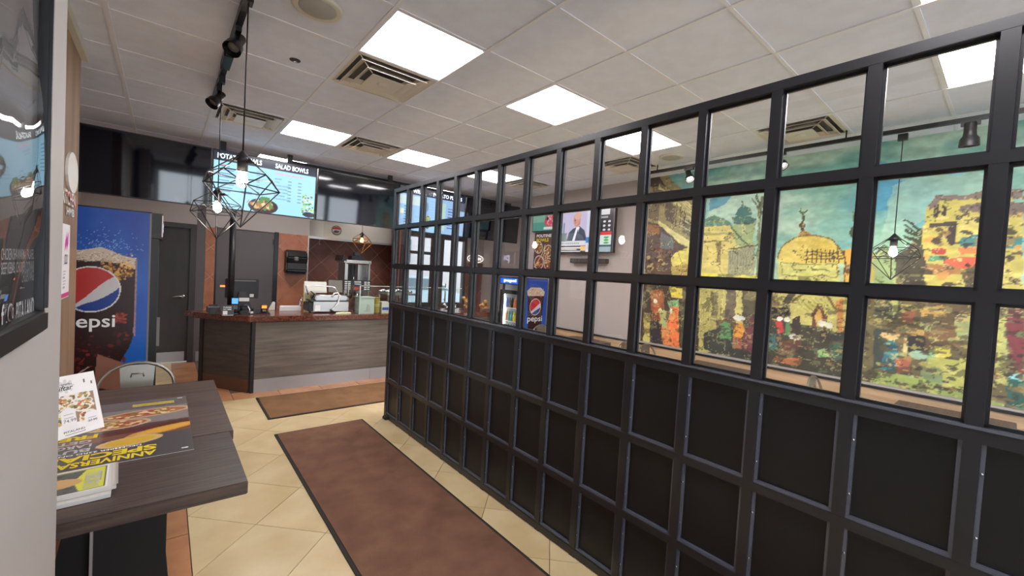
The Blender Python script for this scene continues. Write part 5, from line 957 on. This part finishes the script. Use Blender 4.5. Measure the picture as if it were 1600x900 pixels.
tag(b.build('crumpled_foil', MATS['chrome']), 'crumpled foil sheets heaped on the food warmer', 'foil', kind='stuff')
for q, (a, b_) in enumerate(((1.25,3.98),(1.42,3.98),(1.33,4.1))):
    tag(MB().lathe((a, b_, CT+.06), [(.05,0),(.06,.04),(.05,.055),(.02,.065)], 14).build('flat_bread', MATS['food']), '%s bread round inside the food warmer' % ['left', 'right', 'rear'][q], 'bread', 'breads in the food warmer')
# tall grill machine
t = thing('vertical_broiler', 'tall steel vertical broiler with heater panels behind the glass guard', 'broiler', (.98, 5.0, 0))
MB().box(.76, 1.20, 4.9, 5.3, .88, .92).build('base', MATS['steel'], t); MB().box(.77, .79, 4.9, 5.25, .92, 1.70).box(1.17, 1.19, 4.9, 5.25, .92, 1.70).build('side_post', MATS['steel'], t)
for a in (.80, 1.07): MB().box(a, a+.10, 5.15, 5.2, 1.15, 1.66).build('heater_panel', MATS['steel'], t)
MB().box(.90, 1.06, 5.19, 5.22, 1.15, 1.66).build('dark_back', MATS['black'], t); MB().box(.75, 1.21, 4.9, 5.3, 1.68, 1.73).build('top_tray', MATS['steel'], t, .004)
MB().prism([(.72,1.71),(.80,1.71),(.74,1.80)], 'y', 4.9, 5.3).build('top_flap', MATS['black'], t); MB().box(.90, 1.12, 4.98, 5.18, 1.73, 1.80).build('motor_housing', MATS['black'], t, .01); MB().box(.96, 1.06, 5.02, 5.12, 1.80, 1.87).build('motor', MATS['dark_grey'], t, .01)
MB().cyl((.98,5.08,.95), (.98,5.08,1.66), .008).build('spit', MATS['chrome'], t)
obj1('prep_table', MB().box(.47, 2.05, 4.85, 5.45, .84, .88).box(.50,.54,4.88,4.92,0,.84).box(.50,.54,5.38,5.42,0,.84).box(1.98,2.02,4.88,4.92,0,.84).box(1.98,2.02,5.38,5.42,0,.84), 'steel', 'stainless prep table behind the counter holding the broiler', 'table')
t = thing('flavour_sign', 'black sign with white label grid and red centre, behind the guard', 'sign', (.98, 4.6, 1.25))
sg = [float(v) for v in atY(538, 437, 4.3)]; s1 = [float(v) for v in atY(579, 452, 4.3)]; X0_, X1_ = sg[0], s1[0]; Z1_, Z0_ = sg[2]+.0, s1[2]-.02
MB().box(X0_, X1_, 4.30, 4.31, Z0_, Z1_).build('panel', MATS['black'], t); mx_ = (X0_+X1_)/2
for a in range(5):
    for sd in (0, 1):
        for q in range(2): x_ = (X0_+.008 if sd == 0 else X1_-.105)+q*.05; MB().box(x_, x_+.038, 4.296, 4.30, Z0_+.012+a*(Z1_-Z0_-.02)/5, Z0_+.024+a*(Z1_-Z0_-.02)/5).build('label_strip', MATS['white'], t)
MB().box(mx_-.055, mx_+.055, 4.296, 4.30, Z0_+.01, Z0_+.05).build('red_block', MATS['red'], t); text('sign_lettering', 'FLAVOUR', (mx_-.052, 4.298, Z1_-.04), (1,0,0), (0,0,1), .104, .024, MATS['txt_white'], t, .03); text('sign_lettering', 'WARNING', (mx_-.052, 4.298, Z1_-.07), (1,0,0), (0,0,1), .104, .018, MATS['txt_white'], t, .02)
MB().cyl((mx_,4.305,CT), (mx_,4.305,Z0_), .008).build('stand', MATS['chrome'], t); MB().cyl((mx_,4.305,CT), (mx_,4.305,CT+.006), .05).build('base', MATS['chrome'], t)
# food and trays further right, behind the divider
for q, (a, hh_) in enumerate(((2.25,.10),(2.60,.20),(2.95,.14))):
    b = MB(); g = np.random.default_rng(20+q)
    for _ in range(16): b.ball((a+g.uniform(-.09,.09), 3.95+g.uniform(-.07,.07), CT+.03+g.uniform(0,hh_)), .04, .04, .03, 7)
    tag(b.build('food_heap', MATS['food'] if q else MATS['chrome']), ['foil wrapped heap', 'golden fried food heap', 'smaller fried food heap'][q]+' on the counter behind the divider', 'food', kind='stuff')
# paper towel dispenser on the tiled pier
t = thing('towel_dispenser', 'black paper towel dispenser on the orange tiled pier', 'towel dispenser', (.21, 5.88, 1.43))
MB().prism([(5.885,1.44),(5.70,1.46),(5.68,1.50),(5.70,1.62),(5.66,1.72),(5.70,1.82),(5.80,1.845),(5.885,1.845)], 'x', .055, .385).build('cover', MATS['black'], t, .02)
MB().lathe((.20, 5.668, 1.70), [(.02,.0),(.045,.006),(.045,.012)], 20, 'y').build('badge', MATS['grey'], t); MB().box(.08, .36, 5.70, 5.75, 1.435, 1.455).build('paper_slot', MATS['black_matte'], t)
# extractor hood
t = thing('extractor_hood', 'stainless extractor hood above the kitchen wall, round sticker on it', 'hood', (1.3, 6.3, 2.1))
MB().box(.47, 2.29, 6.28, 6.86, 2.13, 2.62).build('canopy', MATS['steel_hood'], t, .004); MB().box(.47, 2.29, 6.26, 6.28, 2.10, 2.14).build('lip', MATS['steel'], t); MB().box(.47, .78, 6.265, 6.28, 2.15, 2.60).build('end_panel', MATS['off_white'], t)
st = MB().lathe((1.02, 6.268, 2.30), [(.10,0),(.10,.008)], 26, 'y').build('round_sticker', MATS['white'], t)
MB().lathe((1.02, 6.2665, 2.30), [(.092,0),(.092,.001)], 26, 'y').build('dark_ring', MATS['dark_grey'], st); MB().lathe((1.02, 6.265, 2.30), [(.080,0),(.080,.001)], 26, 'y').build('pale_disc', MATS['off_white'], st)
MB().prism([(1.02+.076*math.cos(q), 2.315+.055*math.sin(q)) for q in np.linspace(0, math.pi, 14)], 'y', 6.263, 6.2645).build('red_cap', MATS['red'], st); MB().prism([(.96,2.275),(1.0,2.30),(1.08,2.285),(1.05,2.255),(.98,2.25)], 'y', 6.263, 6.2645).build('brown_band', MATS['door_frame'], st)
MB().cyl((.72,6.27,2.14), (.72,6.27,2.02), .008).cyl((.72,6.27,2.02),(.72,6.27,1.99),.014).build('pull_knob', MATS['steel'], t)
